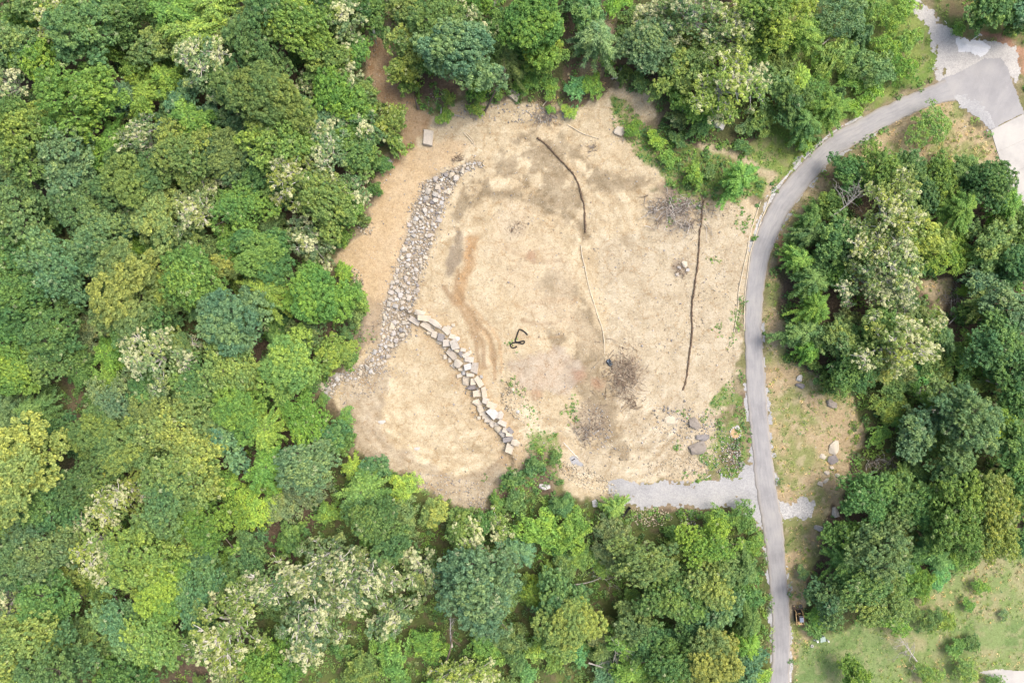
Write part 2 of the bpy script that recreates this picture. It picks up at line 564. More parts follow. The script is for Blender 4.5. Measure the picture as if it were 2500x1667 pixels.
M = {}
M['ground'] = mat_ground()
M['asphalt'] = mat_paving('asphalt', (0.305, 0.30, 0.30), 14, True, 0.85, 0.16)
M['gravel'] = mat_paving('grey_gravel', (0.36, 0.36, 0.36), 9, False, 0.9, 0.25, 0.3)
M['white_gravel'] = mat_paving('white_crushed_stone', (0.43, 0.425, 0.41), 7, False, 0.9, 0.35, 0.6)
M['track_gravel'] = mat_paving('track_gravel', (0.42, 0.405, 0.38), 6, False, 0.9, 0.25, 0.3)
M['concrete'] = mat_paving('concrete', (0.44, 0.425, 0.395), 5, False, 0.8, 0.06)
M['rock'] = mat_rock('limestone', [(0.54, 0.48, 0.39), (0.60, 0.56, 0.48), (0.46, 0.45, 0.43), (0.64, 0.56, 0.43), (0.57, 0.54, 0.51), (0.50, 0.44, 0.36), (0.66, 0.63, 0.58)])
M['rock_tan'] = mat_rock('tan_sandstone', [(0.66, 0.58, 0.44), (0.62, 0.56, 0.46), (0.70, 0.62, 0.49), (0.60, 0.55, 0.48)], 0.62)
M['rock_grey'] = mat_rock('grey_limestone', [(0.27, 0.25, 0.25), (0.36, 0.35, 0.34), (0.31, 0.28, 0.27)], 0.3)
M['rock_dark'] = mat_rock('lichened_rock', [(0.30, 0.265, 0.225), (0.37, 0.33, 0.285)], 0.35)
M['rock_white'] = mat_rock('white_limestone', [(0.58, 0.57, 0.55), (0.66, 0.64, 0.60)], 0.6)
M['white_heap'] = mat_simple('white_crushed_heap', (0.66, 0.66, 0.66), 0.9, 0.15, 6.0)
M['stone_attr'] = mat_attr('mixed_stone')
M['stick'] = mat_attr('dry_sticks', 0.9, 'pc', False)
M['leaf'] = mat_leaf('leaf')
M['leaf_attr'] = mat_leaf('leaf_mixed', True)
M['bark'] = mat_simple('bark', (0.16, 0.135, 0.11), 0.95, 0.4, 3.0)
M['bark_pale'] = mat_simple('pale_bark', (0.70, 0.67, 0.61), 0.9, 0.3, 3.0)
M['deadwood'] = mat_simple('bleached_deadwood', (0.45, 0.42, 0.38), 0.9, 0.3, 3.0)
M['deadwood_brown'] = mat_simple('brown_deadwood', (0.22, 0.17, 0.13), 0.95, 0.35, 3.0)
M['wattle_dark'] = mat_simple('dark_wattle', (0.17, 0.12, 0.08), 0.95, 0.6, 3.5, col2=(0.03, 0.022, 0.017))
M['wattle_pale'] = mat_simple('straw_wattle', (0.62, 0.54, 0.40), 0.95, 0.3, 5.0)
M['black_plastic'] = mat_simple('black_plastic', (0.012, 0.012, 0.013), 0.4, 0.3, 8.0, bmp=0.1)
M['tarp'] = mat_simple('slate_tarp', (0.035, 0.05, 0.065), 0.45, 0.5, 2.0, bmp=0.2)
M['rust'] = mat_simple('rust', (0.22, 0.075, 0.025), 0.9, 0.5, 4.0)
M['white_paint'] = mat_simple('white_paint', (0.72, 0.71, 0.68), 0.6, 0.15, 6.0, bmp=0)
M['steel_brown'] = mat_simple('worn_steel', (0.17, 0.125, 0.10), 0.7, 0.4, 5.0, metal=0.2)
M['yellow'] = mat_simple('faded_yellow_paint', (0.62, 0.42, 0.20), 0.55, 0.25, 5.0, bmp=0.05)
M['cab_glass'] = mat_simple('dark_glass', (0.02, 0.022, 0.026), 0.15, 0.2, 3.0, bmp=0, spec=0.6)
M['blue_grey'] = mat_simple('blue_grey_paint', (0.24, 0.29, 0.37), 0.5, 0.2, 4.0, bmp=0.05)
M['rubber'] = mat_simple('rubber', (0.025, 0.024, 0.023), 0.85, 0.4, 8.0)
M['box_green'] = mat_simple('sage_enamel', (0.33, 0.42, 0.38), 0.5, 0.15, 3.0, bmp=0.05)
M['pale_wood'] = mat_simple('pale_wood', (0.55, 0.47, 0.34), 0.9, 0.25, 4.0)

# ------------------------------------------------------------------ layout of the ground (photograph pixels -> flat metres)
def FPoly(pts): return flats(FP(pts))
def TPoly(i, pts): return flats(TP(i, pts))
Z = {}
Z['dirt'] = FPoly([(850, 90), (905, 65), (895, 190), (960, 250), (1010, 262), (1100, 240), (1180, 235), (1280, 262), (1370, 240), (1420, 200), (1480, 215), (1510, 265),
    (1445, 290), (1480, 350), (1540, 400), (1500, 440), (1530, 465), (1600, 470), (1660, 462), (1715, 450), (1745, 480), (1722, 600), (1705, 720), (1700, 850), (1690, 920), (1650, 960), (1640, 1060),
    (1620, 1105), (1410, 1110), (1420, 1150), (1370, 1135), (1290, 1130), (1275, 1040), (1225, 1010), (1205, 1080), (1140, 1110), (1110, 1170), (1050, 1160),
    (960, 1110), (900, 1065), (820, 1030), (805, 960), (760, 912), (735, 890), (780, 850), (830, 810), (850, 700), (810, 645), (775, 605), (830, 520),
    (872, 440), (890, 370), (940, 330), (920, 275), (870, 222), (840, 170)])
Z['path'] = FPoly([(850, 95), (905, 65), (915, 160), (960, 240), (1000, 265), (960, 340), (900, 390), (920, 275), (870, 222), (840, 170)])
Z['strip'] = FPoly([(940, 330), (1080, 330), (1010, 400), (950, 470), (900, 650), (860, 780), (780, 850), (850, 700), (775, 605), (830, 520), (890, 370)])
Z['soilA'] = FPoly([(1170, 312), (1240, 305), (1295, 370), (1335, 430), (1345, 540), (1290, 505), (1200, 455), (1120, 455), (1050, 512), (1028, 492), (1060, 440), (1110, 385), (1150, 345)])
Z['soilB'] = FPoly([(1050, 528), (1072, 538), (1062, 600), (1042, 640), (1018, 645), (1024, 600), (1040, 560)])
Z['soilC'] = FPoly([(1290, 600), (1335, 640), (1385, 800), (1405, 900), (1445, 1050), (1390, 1060), (1350, 960), (1300, 850), (1250, 740), (1240, 650)])
Z['soilD'] = FPoly([(1290, 310), (1345, 350), (1400, 410), (1510, 405), (1480, 430), (1380, 440), (1325, 400)])
Z['rough'] = FPoly([(1380, 560), (1700, 470), (1730, 500), (1700, 860), (1640, 1000), (1630, 1090), (1400, 1110), (1300, 1060), (1430, 1000), (1400, 800)])
Z['ash'] = FPoly([(1170, 840), (1220, 805), (1290, 800), (1335, 850), (1310, 910), (1260, 890), (1200, 900)])
Z['terrace_edge'] = FPoly([(780, 890), (850, 830), (900, 850), (870, 960), (900, 1020), (1050, 1100), (1150, 1060), (1140, 1120), (1100, 1180), (960, 1120), (820, 1030)])
Z['weeds_top'] = FPoly([(1420, 235), (1445, 290), (1500, 290), (1600, 330), (1700, 340), (1780, 380), (1755, 450), (1640, 455), (1560, 440), (1490, 360), (1440, 300)])
Z['weeds_road'] = FPoly([(1655, 880), (1700, 820), (1712, 900), (1712, 1000), (1690, 1060), (1625, 1085), (1610, 1050), (1650, 980), (1625, 930)])
Z['weeds_line'] = FPoly([(1688, 860), (1706, 845), (1713, 960), (1710, 1040), (1690, 1040), (1690, 950)])
Z['weeds_lip'] = FPoly([(1560, 1092), (1660, 1085), (1700, 1078), (1690, 1098), (1600, 1108)])
Z['weeds_gully'] = FPoly([(1225, 975), (1262, 1000), (1288, 1040), (1280, 1090), (1240, 1140), (1120, 1160), (1150, 1110), (1195, 1070), (1215, 1030)])
Z['scrub'] = FPoly([(1110, 1170), (1240, 1130), (1420, 1170), (1560, 1172), (1690, 1170), (1745, 1215), (1765, 1310), (1765, 1640), (560, 1640), (640, 1330), (740, 1180), (760, 1100), (900, 1085), (1000, 1150)])
Z['bank'] = FPoly([(1830, -60), (2075, -60), (2140, 80), (2150, 175), (2050, 225), (1900, 310), (1790, 420), (1720, 340), (1780, 250), (1800, 100)])
Z['corner'] = FPoly([(2110, -60), (2420, -60), (2420, 110), (2280, 95), (2200, 90)])
Z['topgap'] = FPoly([(1300, -60), (1440, -60), (1425, 80), (1430, 170), (1380, 250), (1250, 260), (1150, 250), (1290, 180)])
Z['toppath'] = FPoly([(1395, -60), (1425, -60), (1412, 100), (1400, 170), (1350, 190), (1330, 150), (1390, 110)])
Z['verge'] = FPoly([(1870, 430), (2000, 330), (2150, 240), (2200, 232), (2290, 330), (2315, 405), (2230, 372), (2000, 372), (1920, 440), (1850, 500), (1800, 560), (1790, 700), (1800, 820), (1870, 860),
    (1970, 905), (1975, 1050), (1940, 1150), (1895, 1200), (1885, 1300), (1850, 1490), (1812, 1567), (1812, 1400), (1795, 1200), (1768, 1000), (1752, 800), (1762, 650), (1790, 520)])
Z['rightgap'] = FPoly([(2125, 650), (2195, 625), (2185, 720), (2140, 745)])
Z['rightscrub'] = FPoly([(1960, 900), (2120, 850), (2420, 860), (2420, 1150), (2000, 1130), (1950, 1060)])
Z['meadow'] = FPoly([(2050, 1420), (2130, 1330), (2240, 1290), (2420, 1240), (2420, 1640), (1810, 1640), (1830, 1490), (1950, 1440)])
Z['lawn'] = FPoly([(1835, 1510), (1880, 1460), (1960, 1440), (2030, 1450), (2065, 1500), (2020, 1540), (1990, 1640), (1820, 1640)])
Z['lawn2'] = FPoly([(2170, 1440), (2420, 1410), (2420, 1500), (2230, 1480)])
Z['claycut'] = FPoly([(1797, 545), (1806, 560), (1790, 610), (1786, 640), (1774, 632), (1782, 590)])
Z['claybank'] = FPoly([(2250, 75), (2300, 75), (2400, 130), (2400, 230), (2330, 150), (2310, 105)])

# paved and gravelled sheets
Z_LOT = TPoly(3, [(1790, 545), (1960, 472), (2080, 405), (2190, 400), (2240, 470), (2300, 620), (2347, 775), (2122, 890), (2060, 830), (1960, 740), (1900, 685), (1862, 664), (1760, 700), (1730, 610)])
Z_APRON = TPoly(3, [(1520, -60), (1590, -60), (1680, 40), (1780, 140), (1880, 250), (1930, 268), (2080, 285), (2200, 285), (2270, 310), (2320, 410), (2335, 470), (2290, 560), (2305, 650), (2290, 660), (2200, 440), (2080, 440), (1960, 500), (1800, 570), (1745, 555), (1740, 400), (1700, 210), (1600, 70)])
Z_WEDGE = TPoly(3, [(1875, 668), (1960, 655), (2060, 700), (2120, 780), (2140, 860), (2115, 882), (2000, 800), (1915, 728)])
Z_PILE = TPoly(3, [(1895, 275), (1960, 268), (2050, 285), (2110, 325), (2105, 365), (1990, 378), (1905, 345)])
Z_DRIVE = FPoly([(1395, 1112), (1440, 1096), (1520, 1105), (1600, 1112), (1690, 1098), (1712, 1070), (1738, 1040), (1755, 1130), (1770, 1215), (1745, 1202), (1690, 1168), (1560, 1160), (1450, 1168), (1430, 1160), (1405, 1130)])
Z_PAD = TPoly(9, [(640, 330), (680, 335), (760, 345), (860, 292), (930, 320), (925, 420), (870, 472), (770, 455), (700, 475), (670, 440)])
Z_SPUR = TPoly(9, [(2050, 1490), (2160, 1474), (2500, 1490), (2500, 1680), (2230, 1640), (2150, 1530)])
ROAD_L = flats(FP([(1767, 1640), (1768, 1567), (1773, 1500), (1772, 1400), (1765, 1310), (1757, 1250), (1750, 1200), (1737, 1130), (1728, 1040), (1722, 980), (1714, 880), (1711, 800), (1710, 740), (1714, 660),
    (1724, 580), (1745, 520), (1770, 465), (1800, 420), (1850, 365), (1910, 310), (1980, 270), (2060, 230), (2130, 200), (2170, 182)]))
ROAD_R = flats(FP([(1810, 1640), (1812, 1567), (1815, 1500), (1813, 1400), (1805, 1300), (1797, 1200), (1785, 1130), (1773, 1050), (1765, 970), (1758, 880), (1752, 800), (1750, 740), (1754, 670),
    (1765, 600), (1780, 560), (1800, 510), (1825, 470), (1860, 425), (1910, 370), (1960, 335), (2020, 300), (2090, 265), (2150, 240), (2195, 232)]))
ROAD_POLY = np.vstack([ROAD_L, ROAD_R[::-1]])
CONC_L = TPoly(3, [(2123, 893), (2168, 1040), (2222, 1210), (2292, 1340), (2400, 1480)])
CONC_R = TPoly(3, [(2347, 780), (2402, 935), (2462, 1095), (2540, 1220), (2640, 1350)])
CONC_POLY = np.vstack([CONC_L, CONC_R[::-1]])
PAVED = [Z_LOT, Z_APRON, Z_WEDGE, Z_PILE, Z_DRIVE, Z_PAD, Z_SPUR, ROAD_POLY, CONC_POLY]
CHANNEL = flats(TP(2, [(930, 1095), (960, 1120), (850, 1180), (800, 1230), (775, 1290), (730, 1370), (700, 1440), (680, 1520)]) + TP(5, [(640, 60), (600, 180), (545, 330), (520, 480), (490, 570), (480, 720), (430, 770),
    (360, 850), (290, 960), (230, 1000), (60, 1050), (0, 1060)]) + TP(4, [(2250, 1180), (2180, 1120), (2250, 1020)]) + TP(5, [(20, 1000), (110, 960), (200, 880), (270, 800), (280, 660), (300, 520), (340, 420), (390, 260), (420, 150), (460, 40)])
    + TP(2, [(480, 1480), (530, 1370), (580, 1260), (650, 1200), (740, 1170), (840, 1130)]))

def zones(fx, fy):
    wob = (fbm(fx, fy, 5.0, 3, 5) - 0.5)
    wob2 = (fbm(fx, fy, 1.4, 4, 3) - 0.5)
    out = {}
    for k, poly in Z.items():
        sd = poly_sd(fx, fy, poly)
        amp, wid = 5.0, 0.8
        if k.startswith('soil') or k in ('ash', 'rough', 'terrace_edge', 'strip', 'path'): amp, wid = 4.0, 1.2
        if k in ('lawn', 'lawn2'): amp, wid = 2.0, 1.5
        if k.startswith('clay'): amp, wid = 1.5, 0.5
        if k.startswith('weeds'): amp, wid = 6.0, 0.8
        out[k] = smooth((sd + wob * amp + wob2 * 2.0) / wid + 0.5)
    return out

def paved_sd(fx, fy):
    d = np.full(fx.shape, -1e6)
    for p in PAVED: d = np.maximum(d, poly_sd(fx, fy, p))
    return d

def axis(lim, step, far):
    a = list(np.arange(-lim, lim + 1e-6, step))
    s, v = step, lim
    while v < far:
        s *= 1.5
        v += s
        a = [-v] + a + [v]
    return np.array(a)

def build_ground():
    xs, ys = axis(113, 0.36, 700), axis(78, 0.36, 700)
    X, Y = np.meshgrid(xs, ys, indexing='ij')
    Zh = h(X, Y)
    k = CAM_H / (CAM_H - Zh)
    fx, fy = X * k, Y * k
    zo = zones(fx, fy)
    shp = X.shape
    def mixc(c, col, w): return c * (1 - w[..., None]) + np.array(col) * w[..., None]
    n_big = fbm(fx, fy, 14, 21, 4)
    n_mid = fbm(fx, fy, 4, 22, 4)
    n_fin = fbm(fx, fy, 1.2, 23, 3)
    c = np.empty(shp + (3,))
    c[:] = (0.155, 0.120, 0.090)
    gm = np.zeros(shp + (3,))
    gm[..., 1] = 1
    c = mixc(c, (0.095, 0.125, 0.045), smooth((n_big - 0.42) * 6) * 0.75)
    c = mixc(c, (0.20, 0.155, 0.115), smooth((n_mid - 0.56) * 9) * 0.6)
    dsd = poly_sd(fx, fy, Z['dirt'])
    pd0 = paved_sd(fx, fy)
    def lay(name, w, cols, soil=0.0, litter=0.0, grass=0.0):
        nonlocal c, gm
        a, b2, d = cols
        col = np.array(a) + (np.array(b2) - np.array(a)) * smooth((n_mid - 0.38) * 4)[..., None]
        col = col + (np.array(d) - col) * smooth((n_fin - 0.52) * 6)[..., None] * 0.6
        c = c * (1 - w[..., None]) + col * w[..., None]
        gm = gm * (1 - w[..., None]) + np.array((soil, litter, grass)) * w[..., None]
    lay('fringe', np.maximum(smooth((dsd + 7 * n_mid) / 3.0), smooth((pd0 + 6 * n_mid) / 2.5)) * 0.85, [(0.36, 0.29, 0.20), (0.22, 0.23, 0.10), (0.46, 0.38, 0.27)], 0.4, 0.3, 0.3)
    lay('scrub', zo['scrub'] * 0.9, [(0.10, 0.14, 0.045), (0.14, 0.18, 0.055), (0.17, 0.13, 0.085)], 0, 0.4, 0.6)
    lay('rightscrub', zo['rightscrub'] * 0.9, [(0.09, 0.11, 0.04), (0.12, 0.15, 0.05), (0.18, 0.14, 0.09)], 0, 0.4, 0.6)
    lay('topgap', zo['topgap'], [(0.19, 0.145, 0.10), (0.12, 0.14, 0.055), (0.24, 0.19, 0.13)], 0.2, 0.6, 0.3)
    lay('toppath', zo['toppath'], [(0.36, 0.28, 0.19), (0.42, 0.34, 0.23), (0.28, 0.24, 0.14)], 0.6)
    lay('bank', zo['bank'], [(0.19, 0.28, 0.07), (0.27, 0.33, 0.10), (0.32, 0.29, 0.16)], 0, 0, 1)
    lay('corner', zo['corner'], [(0.14, 0.20, 0.06), (0.25, 0.23, 0.11), (0.30, 0.22, 0.13)], 0, 0, 1)
    lay('verge', zo['verge'], [(0.47, 0.37, 0.225), (0.29, 0.31, 0.125), (0.55, 0.46, 0.30)], 0.2, 0, 0.8)
    lay('rightgap', zo['rightgap'], [(0.42, 0.33, 0.2), (0.46, 0.38, 0.24), (0.3, 0.3, 0.14)], 0.2, 0, 0.8)
    lay('meadow', zo['meadow'], [(0.26, 0.33, 0.13), (0.37, 0.36, 0.19), (0.20, 0.30, 0.09)], 0, 0, 1)
    lay('lawn', np.maximum(zo['lawn'], zo['lawn2']), [(0.19, 0.28, 0.10), (0.25, 0.33, 0.13), (0.36, 0.36, 0.19)], 0, 0, 1)
    lay('dirt', zo['dirt'], [(0.60, 0.50, 0.335), (0.65, 0.555, 0.385), (0.68, 0.595, 0.425)], 1)
    d = zo['dirt']
    lay('strip', zo['strip'] * d, [(0.62, 0.48, 0.30), (0.67, 0.53, 0.345), (0.64, 0.51, 0.34)], 0.5)
    lay('path', zo['path'] * 0.9, [(0.43, 0.285, 0.165), (0.50, 0.36, 0.22), (0.46, 0.34, 0.22)], 0.7)
    lay('rough', zo['rough'] * d * 0.85, [(0.565, 0.49, 0.355), (0.61, 0.535, 0.39), (0.65, 0.585, 0.45)], 1)
    for s in ('soilA', 'soilC', 'soilD'):
        w = zo[s] * d * smooth((fbm(fx, fy, 3.0, 41, 5, 0.6) - 0.36) * 9)
        lay(s, w * 0.95, [(0.34, 0.28, 0.185), (0.39, 0.325, 0.22), (0.50, 0.42, 0.29)], 0.6)
    lay('soilB', zo['soilB'] * d, [(0.36, 0.30, 0.22), (0.39, 0.33, 0.24), (0.42, 0.36, 0.27)], 0.4)
    lay('ash', zo['ash'] * d * 0.7, [(0.50, 0.43, 0.35), (0.54, 0.44, 0.34), (0.58, 0.51, 0.42)], 1)
    lay('tedge', zo['terrace_edge'] * d * 0.7, [(0.47, 0.40, 0.30), (0.52, 0.45, 0.34), (0.40, 0.34, 0.26)], 1)
    # sweeping marks left by the grader: streaks along arcs and along the right-hand bench
    streak = np.zeros(shp)
    for (cu, cv, r0, r1, a0, a1, sd_) in ((1190, 640, 8, 34, 0.1, 3.0, 1), (1010, 860, 6, 26, 2.6, 6.0, 2), (1330, 760, 14, 34, -2.6, -0.5, 3)):
        a = flat(*F(cu, cv))
        rr_ = np.hypot(fx - a[0], fy - a[1]) + (n_big - 0.5) * 4
        th = np.arctan2(fy - a[1], fx - a[0])
        th = np.where(th < a0, th + 2 * np.pi, th) if a0 > 0 else th
        m_ = smooth((rr_ - r0) / 4) * smooth((r1 - rr_) / 5) * smooth((th - a0) / 0.3) * smooth((a1 - th) / 0.3)
        s_ = 0.6 * vnoise(rr_ * 1.0, th * 5.0, 0.9, 70 + sd_) + 0.4 * vnoise(rr_ * 1.0, th * 9.0, 0.45, 80 + sd_) - 0.5
        streak = streak + s_ * m_
    c = c * (1 + (0.6 * streak * d * (1 - zo['strip']))[..., None] * np.array([0.85, 1.0, 1.2]))
    # orange clay washed down the rills
    for line, wd, wt in ((FPoly([(1085, 545), (1085, 600), (1055, 650), (1050, 690)]), 1.2, 0.75), (FPoly([(1050, 690), (1090, 740), (1125, 800), (1140, 870)]), 0.45, 0.5), (FPoly([(1075, 690), (1105, 730), (1145, 790), (1152, 860)]), 0.4, 0.5),
                         (FPoly([(1190, 770), (1230, 780), (1285, 770)]), 0.3, 0.3), (FPoly([(1180, 700), (1230, 720), (1290, 705)]), 0.3, 0.35)):
        ld = line_dist(fx + (n_mid - 0.5) * 2.5, fy + (n_big - 0.5) * 2.5, line)
        w = smooth(1.3 - ld / wd) * wt * d
        lay('o', w, [(0.50, 0.32, 0.16), (0.46, 0.28, 0.13), (0.56, 0.40, 0.23)], 0.5)
    for line in (flats([(1118, 662), (1112, 708), (1144, 756), (1187, 816), (1208, 870), (1205, 925)]), flats([(1137, 756), (1158, 798), (1180, 852), (1183, 898)]), flats([(1085, 700), (1120, 750), (1160, 830), (1172, 900)]),
                 FPoly([(1210, 700), (1260, 690), (1320, 690)]), FPoly([(1200, 735), (1250, 745), (1310, 732)]), FPoly([(1160, 570), (1220, 600), (1290, 600)])):
        ld = line_dist(fx + (n_mid - 0.5) * 1.6, fy + (n_fin - 0.5) * 1.2, line * 1.0)
        lay('rill', smooth(1.5 - ld / 0.42) * 0.85 * d, [(0.42, 0.30, 0.175), (0.37, 0.27, 0.165), (0.50, 0.38, 0.25)], 0.3)
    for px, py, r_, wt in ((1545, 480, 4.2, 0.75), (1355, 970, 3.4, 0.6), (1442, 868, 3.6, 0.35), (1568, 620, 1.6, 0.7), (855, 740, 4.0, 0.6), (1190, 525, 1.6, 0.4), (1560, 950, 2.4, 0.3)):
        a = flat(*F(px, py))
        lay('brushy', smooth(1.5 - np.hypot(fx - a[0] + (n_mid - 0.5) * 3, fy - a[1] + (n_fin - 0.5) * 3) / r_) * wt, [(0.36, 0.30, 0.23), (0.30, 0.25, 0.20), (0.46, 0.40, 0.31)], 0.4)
    for line, wd in ((FPoly([(1240, 560), (1300, 620), (1290, 700), (1350, 780)]), 3.0), (FPoly([(1200, 480), (1150, 520), (1200, 640), (1260, 720)]), 4.0)):
        ld = line_dist(fx + (n_mid - 0.5) * 5, fy + (n_big - 0.5) * 8, line)
        lay('pale', smooth(1.2 - ld / wd) * 0.6 * d * (1 - zo['soilA']), [(0.65, 0.55, 0.39), (0.67, 0.58, 0.43), (0.58, 0.49, 0.34)], 1)
    for px, py, r in ((1330, 862, 1.6), (1215, 590, 1.0), (1370, 880, 1.2), (1230, 905, 1.0)):
        a = flat(*F(px, py))
        lay('rd', smooth(1.4 - np.hypot(fx - a[0] + n_mid * 2 - 1, fy - a[1] + n_fin * 2 - 1) / r) * 0.6, [(0.42, 0.25, 0.16), (0.46, 0.30, 0.2), (0.4, 0.3, 0.2)], 0.4)
    wall_d = line_dist(fx, fy, WALL)
    lay('wl', smooth(1.6 - wall_d / 2.6) * 0.4 * d, [(0.56, 0.40, 0.22), (0.52, 0.36, 0.2), (0.56, 0.44, 0.28)], 0.5)
    ch = poly_sd(fx, fy, CHANNEL)
    lay('ch', smooth((ch + 0.6) / 1.0), [(0.46, 0.39, 0.29), (0.38, 0.33, 0.26), (0.54, 0.46, 0.34)], 0.4)
    lay('wt0', zo['weeds_top'] * 0.7, [(0.26, 0.28, 0.10), (0.20, 0.29, 0.075), (0.42, 0.35, 0.20)], 0.2, 0, 0.8)
    for s in ('weeds_top', 'weeds_road', 'weeds_gully', 'weeds_lip', 'weeds_line'):
        lay(s, zo[s] * smooth((fbm(fx, fy, 3.0, 64, 4) - 0.40) * 7) * 0.8, [(0.17, 0.26, 0.065), (0.23, 0.31, 0.09), (0.40, 0.35, 0.19)], 0, 0, 1)
    tp = line_dist(fx + (n_fin - 0.5) * 1.0, fy, TPoly(3, [(150, 1000), (290, 1025), (450, 1090), (560, 1180), (640, 1200), (600, 1330)]))
    lay('trod', smooth(1.5 - tp / 0.8) * 0.85, [(0.55, 0.45, 0.30), (0.60, 0.50, 0.34), (0.5, 0.42, 0.27)], 0.7)
    lay('claycut', zo['claycut'], [(0.50, 0.27, 0.14), (0.55, 0.33, 0.19), (0.45, 0.28, 0.17)], 0.2)
    lay('claybank', zo['claybank'], [(0.34, 0.19, 0.12), (0.42, 0.26, 0.17), (0.26, 0.2, 0.12)], 0.2)
    # relief
    pd = paved_sd(fx, fy)
    free = smooth((-pd - 0.3) / 1.0)
    rel = (fbm(X, Y, 2.2, 31, 3) - 0.5) * 0.24 + (fbm(X, Y, 9.0, 32, 3) - 0.5) * 0.6
    rel = rel * (0.35 + 0.65 * (1 - d)) + d * ((n_fin - 0.5) * 0.16 + (fbm(fx, fy, 0.8, 33, 2) - 0.5) * 0.08)
    for line in (FPoly([(1050, 690), (1090, 740), (1125, 800), (1140, 870), (1145, 980)]), FPoly([(1075, 690), (1105, 730), (1150, 790), (1165, 870), (1160, 950)]),
                 FPoly([(1085, 540), (1085, 600), (1055, 650), (1050, 690)]), FPoly([(860, 960), (900, 1010), (1000, 1030)]), FPoly([(850, 990), (900, 1035), (1000, 1055)]),
                 FPoly([(1340, 560), (1300, 560), (1240, 470), (1200, 455), (1100, 470)]), FPoly([(1290, 1000), (1360, 1050), (1450, 1070), (1560, 1075)]), FPoly([(1300, 980), (1380, 1040), (1470, 1055), (1570, 1055)])):
        ld = line_dist(fx + (n_mid - 0.5) * 3.0, fy + (n_big - 0.5) * 3.0, line)
        rel = rel - (0.04 + 0.16 * n_mid) * np.exp(-(ld / 0.38) ** 2)
    rel = rel + 0.10 * streak * d - 0.12 * smooth((ch + 0.3) / 0.8)
    far = smooth((np.maximum(np.abs(X) - 113, np.abs(Y) - 78)) / 60)
    Zv = Zh + rel * free * (1 - far)
    V = np.stack([X, Y, Zv], -1).reshape(-1, 3)
    nx, ny = shp
    idx = np.arange(nx * ny).reshape(nx, ny)
    Fq = np.stack([idx[:-1, :-1], idx[1:, :-1], idx[1:, 1:], idx[:-1, 1:]], -1).reshape(-1, 4)
    me = np_mesh('ground', V, Fq, M['ground'], True, {'gc': np.clip(c * 0.78 * (1 - 0.08 * d[..., None] * np.array([0.8, 1.0, 1.3])), 0.015, 0.75).reshape(-1, 3), 'gm': gm.reshape(-1, 3)})
    o = mobj('ground', me)
    setp(o, 'cleared tan building site among woodland soil and dry grass', 'ground', kind='structure')
    return o
build_ground()

def patch(name, poly, mat, dz, step=0.17, ragged=0.6, label=None, mound=0.0, skirt=True, kind='structure', holes=0.0, seed=5):
    lo, hi = poly.min(0) - 1.0, poly.max(0) + 1.0
    xs, ys = np.arange(lo[0], hi[0], step), np.arange(lo[1], hi[1], step)
    X, Y = np.meshgrid(xs, ys, indexing='ij')
    Xj = X + (vnoise(X, Y, step * 1.1, seed) - 0.5) * step * 0.7
    Yj = Y + (vnoise(X, Y, step * 1.1, seed + 1) - 0.5) * step * 0.7
    px, py = Xj * PXM + 1250, 833.5 - Yj * PXM
    W = PV(px, py)
    sd = poly_sd(Xj, Yj, poly)
    nx, ny = X.shape
    sdc = (sd[:-1, :-1] + sd[1:, 1:]) / 2
    Xc, Yc = (Xj[:-1, :-1] + Xj[1:, 1:]) / 2, (Yj[:-1, :-1] + Yj[1:, 1:]) / 2
    r = (fbm(Xc, Yc, 2.2, seed + 7, 4) - 0.5) * 4.0 * ragged + (vnoise(Xc, Yc, 0.5, seed + 9) - 0.5) * 1.6 * ragged
    keep = (sdc + r) > 0
    if holes:
        keep &= ~((fbm(Xc, Yc, 1.6, seed + 12, 4) > 1 - holes) & (sdc < 2.5))
    z = W[..., 2] + dz + (mound * smooth(sd / 2.0) * (0.6 + 0.8 * fbm(Xj, Yj, 1.5, seed + 3, 3)) if mound else 0)
    V = np.stack([W[..., 0], W[..., 1], z], -1).reshape(-1, 3)
    idx = np.arange(nx * ny).reshape(nx, ny)
    Fq = np.stack([idx[:-1, :-1], idx[1:, :-1], idx[1:, 1:], idx[:-1, 1:]], -1)[keep]
    used = np.unique(Fq)
    remap = -np.ones(nx * ny, int)
    remap[used] = np.arange(len(used))
    me = np_mesh(name, V[used], remap[Fq], mat, True)
    o = mobj(name, me)
    setp(o, label, None, None, kind)
    return o

patch('gravel_track', Z_APRON, M['track_gravel'], 0.030, label='pale gravel track and apron coming down to the paved turnaround', holes=0.24)['category'] = 'gravel track'
lot = patch('paved_turnaround', Z_LOT, M['asphalt'], 0.045, ragged=0.12, label='worn grey asphalt turnaround at the top of the road')
lot['category'] = 'pavement'
patch('gravel_verge', Z_WEDGE, M['gravel'], 0.060, label='blue grey gravel spread beside the turnaround above the concrete drive', ragged=0.5)['category'] = 'gravel'
patch('gravel_driveway', Z_DRIVE, M['gravel'], 0.036, label='grey gravel driveway leading from the road into the clearing', ragged=0.8, holes=0.22)['category'] = 'driveway'
patch('gravel_pad', Z_PAD, M['white_gravel'], 0.036, label='white gravel pad across the road from the driveway', holes=0.3)['category'] = 'gravel'
patch('concrete_lane', Z_SPUR, M['concrete'], 0.040, label='pale concrete lane in the bottom right corner', ragged=0.1)['category'] = 'lane'
pile = patch('gravel_pile', Z_PILE, M['white_heap'], 0.06, label='white limestone gravel heaped at the back of the turnaround', mound=0.7, kind='stuff', ragged=0.4)
pile['category'] = 'gravel pile'

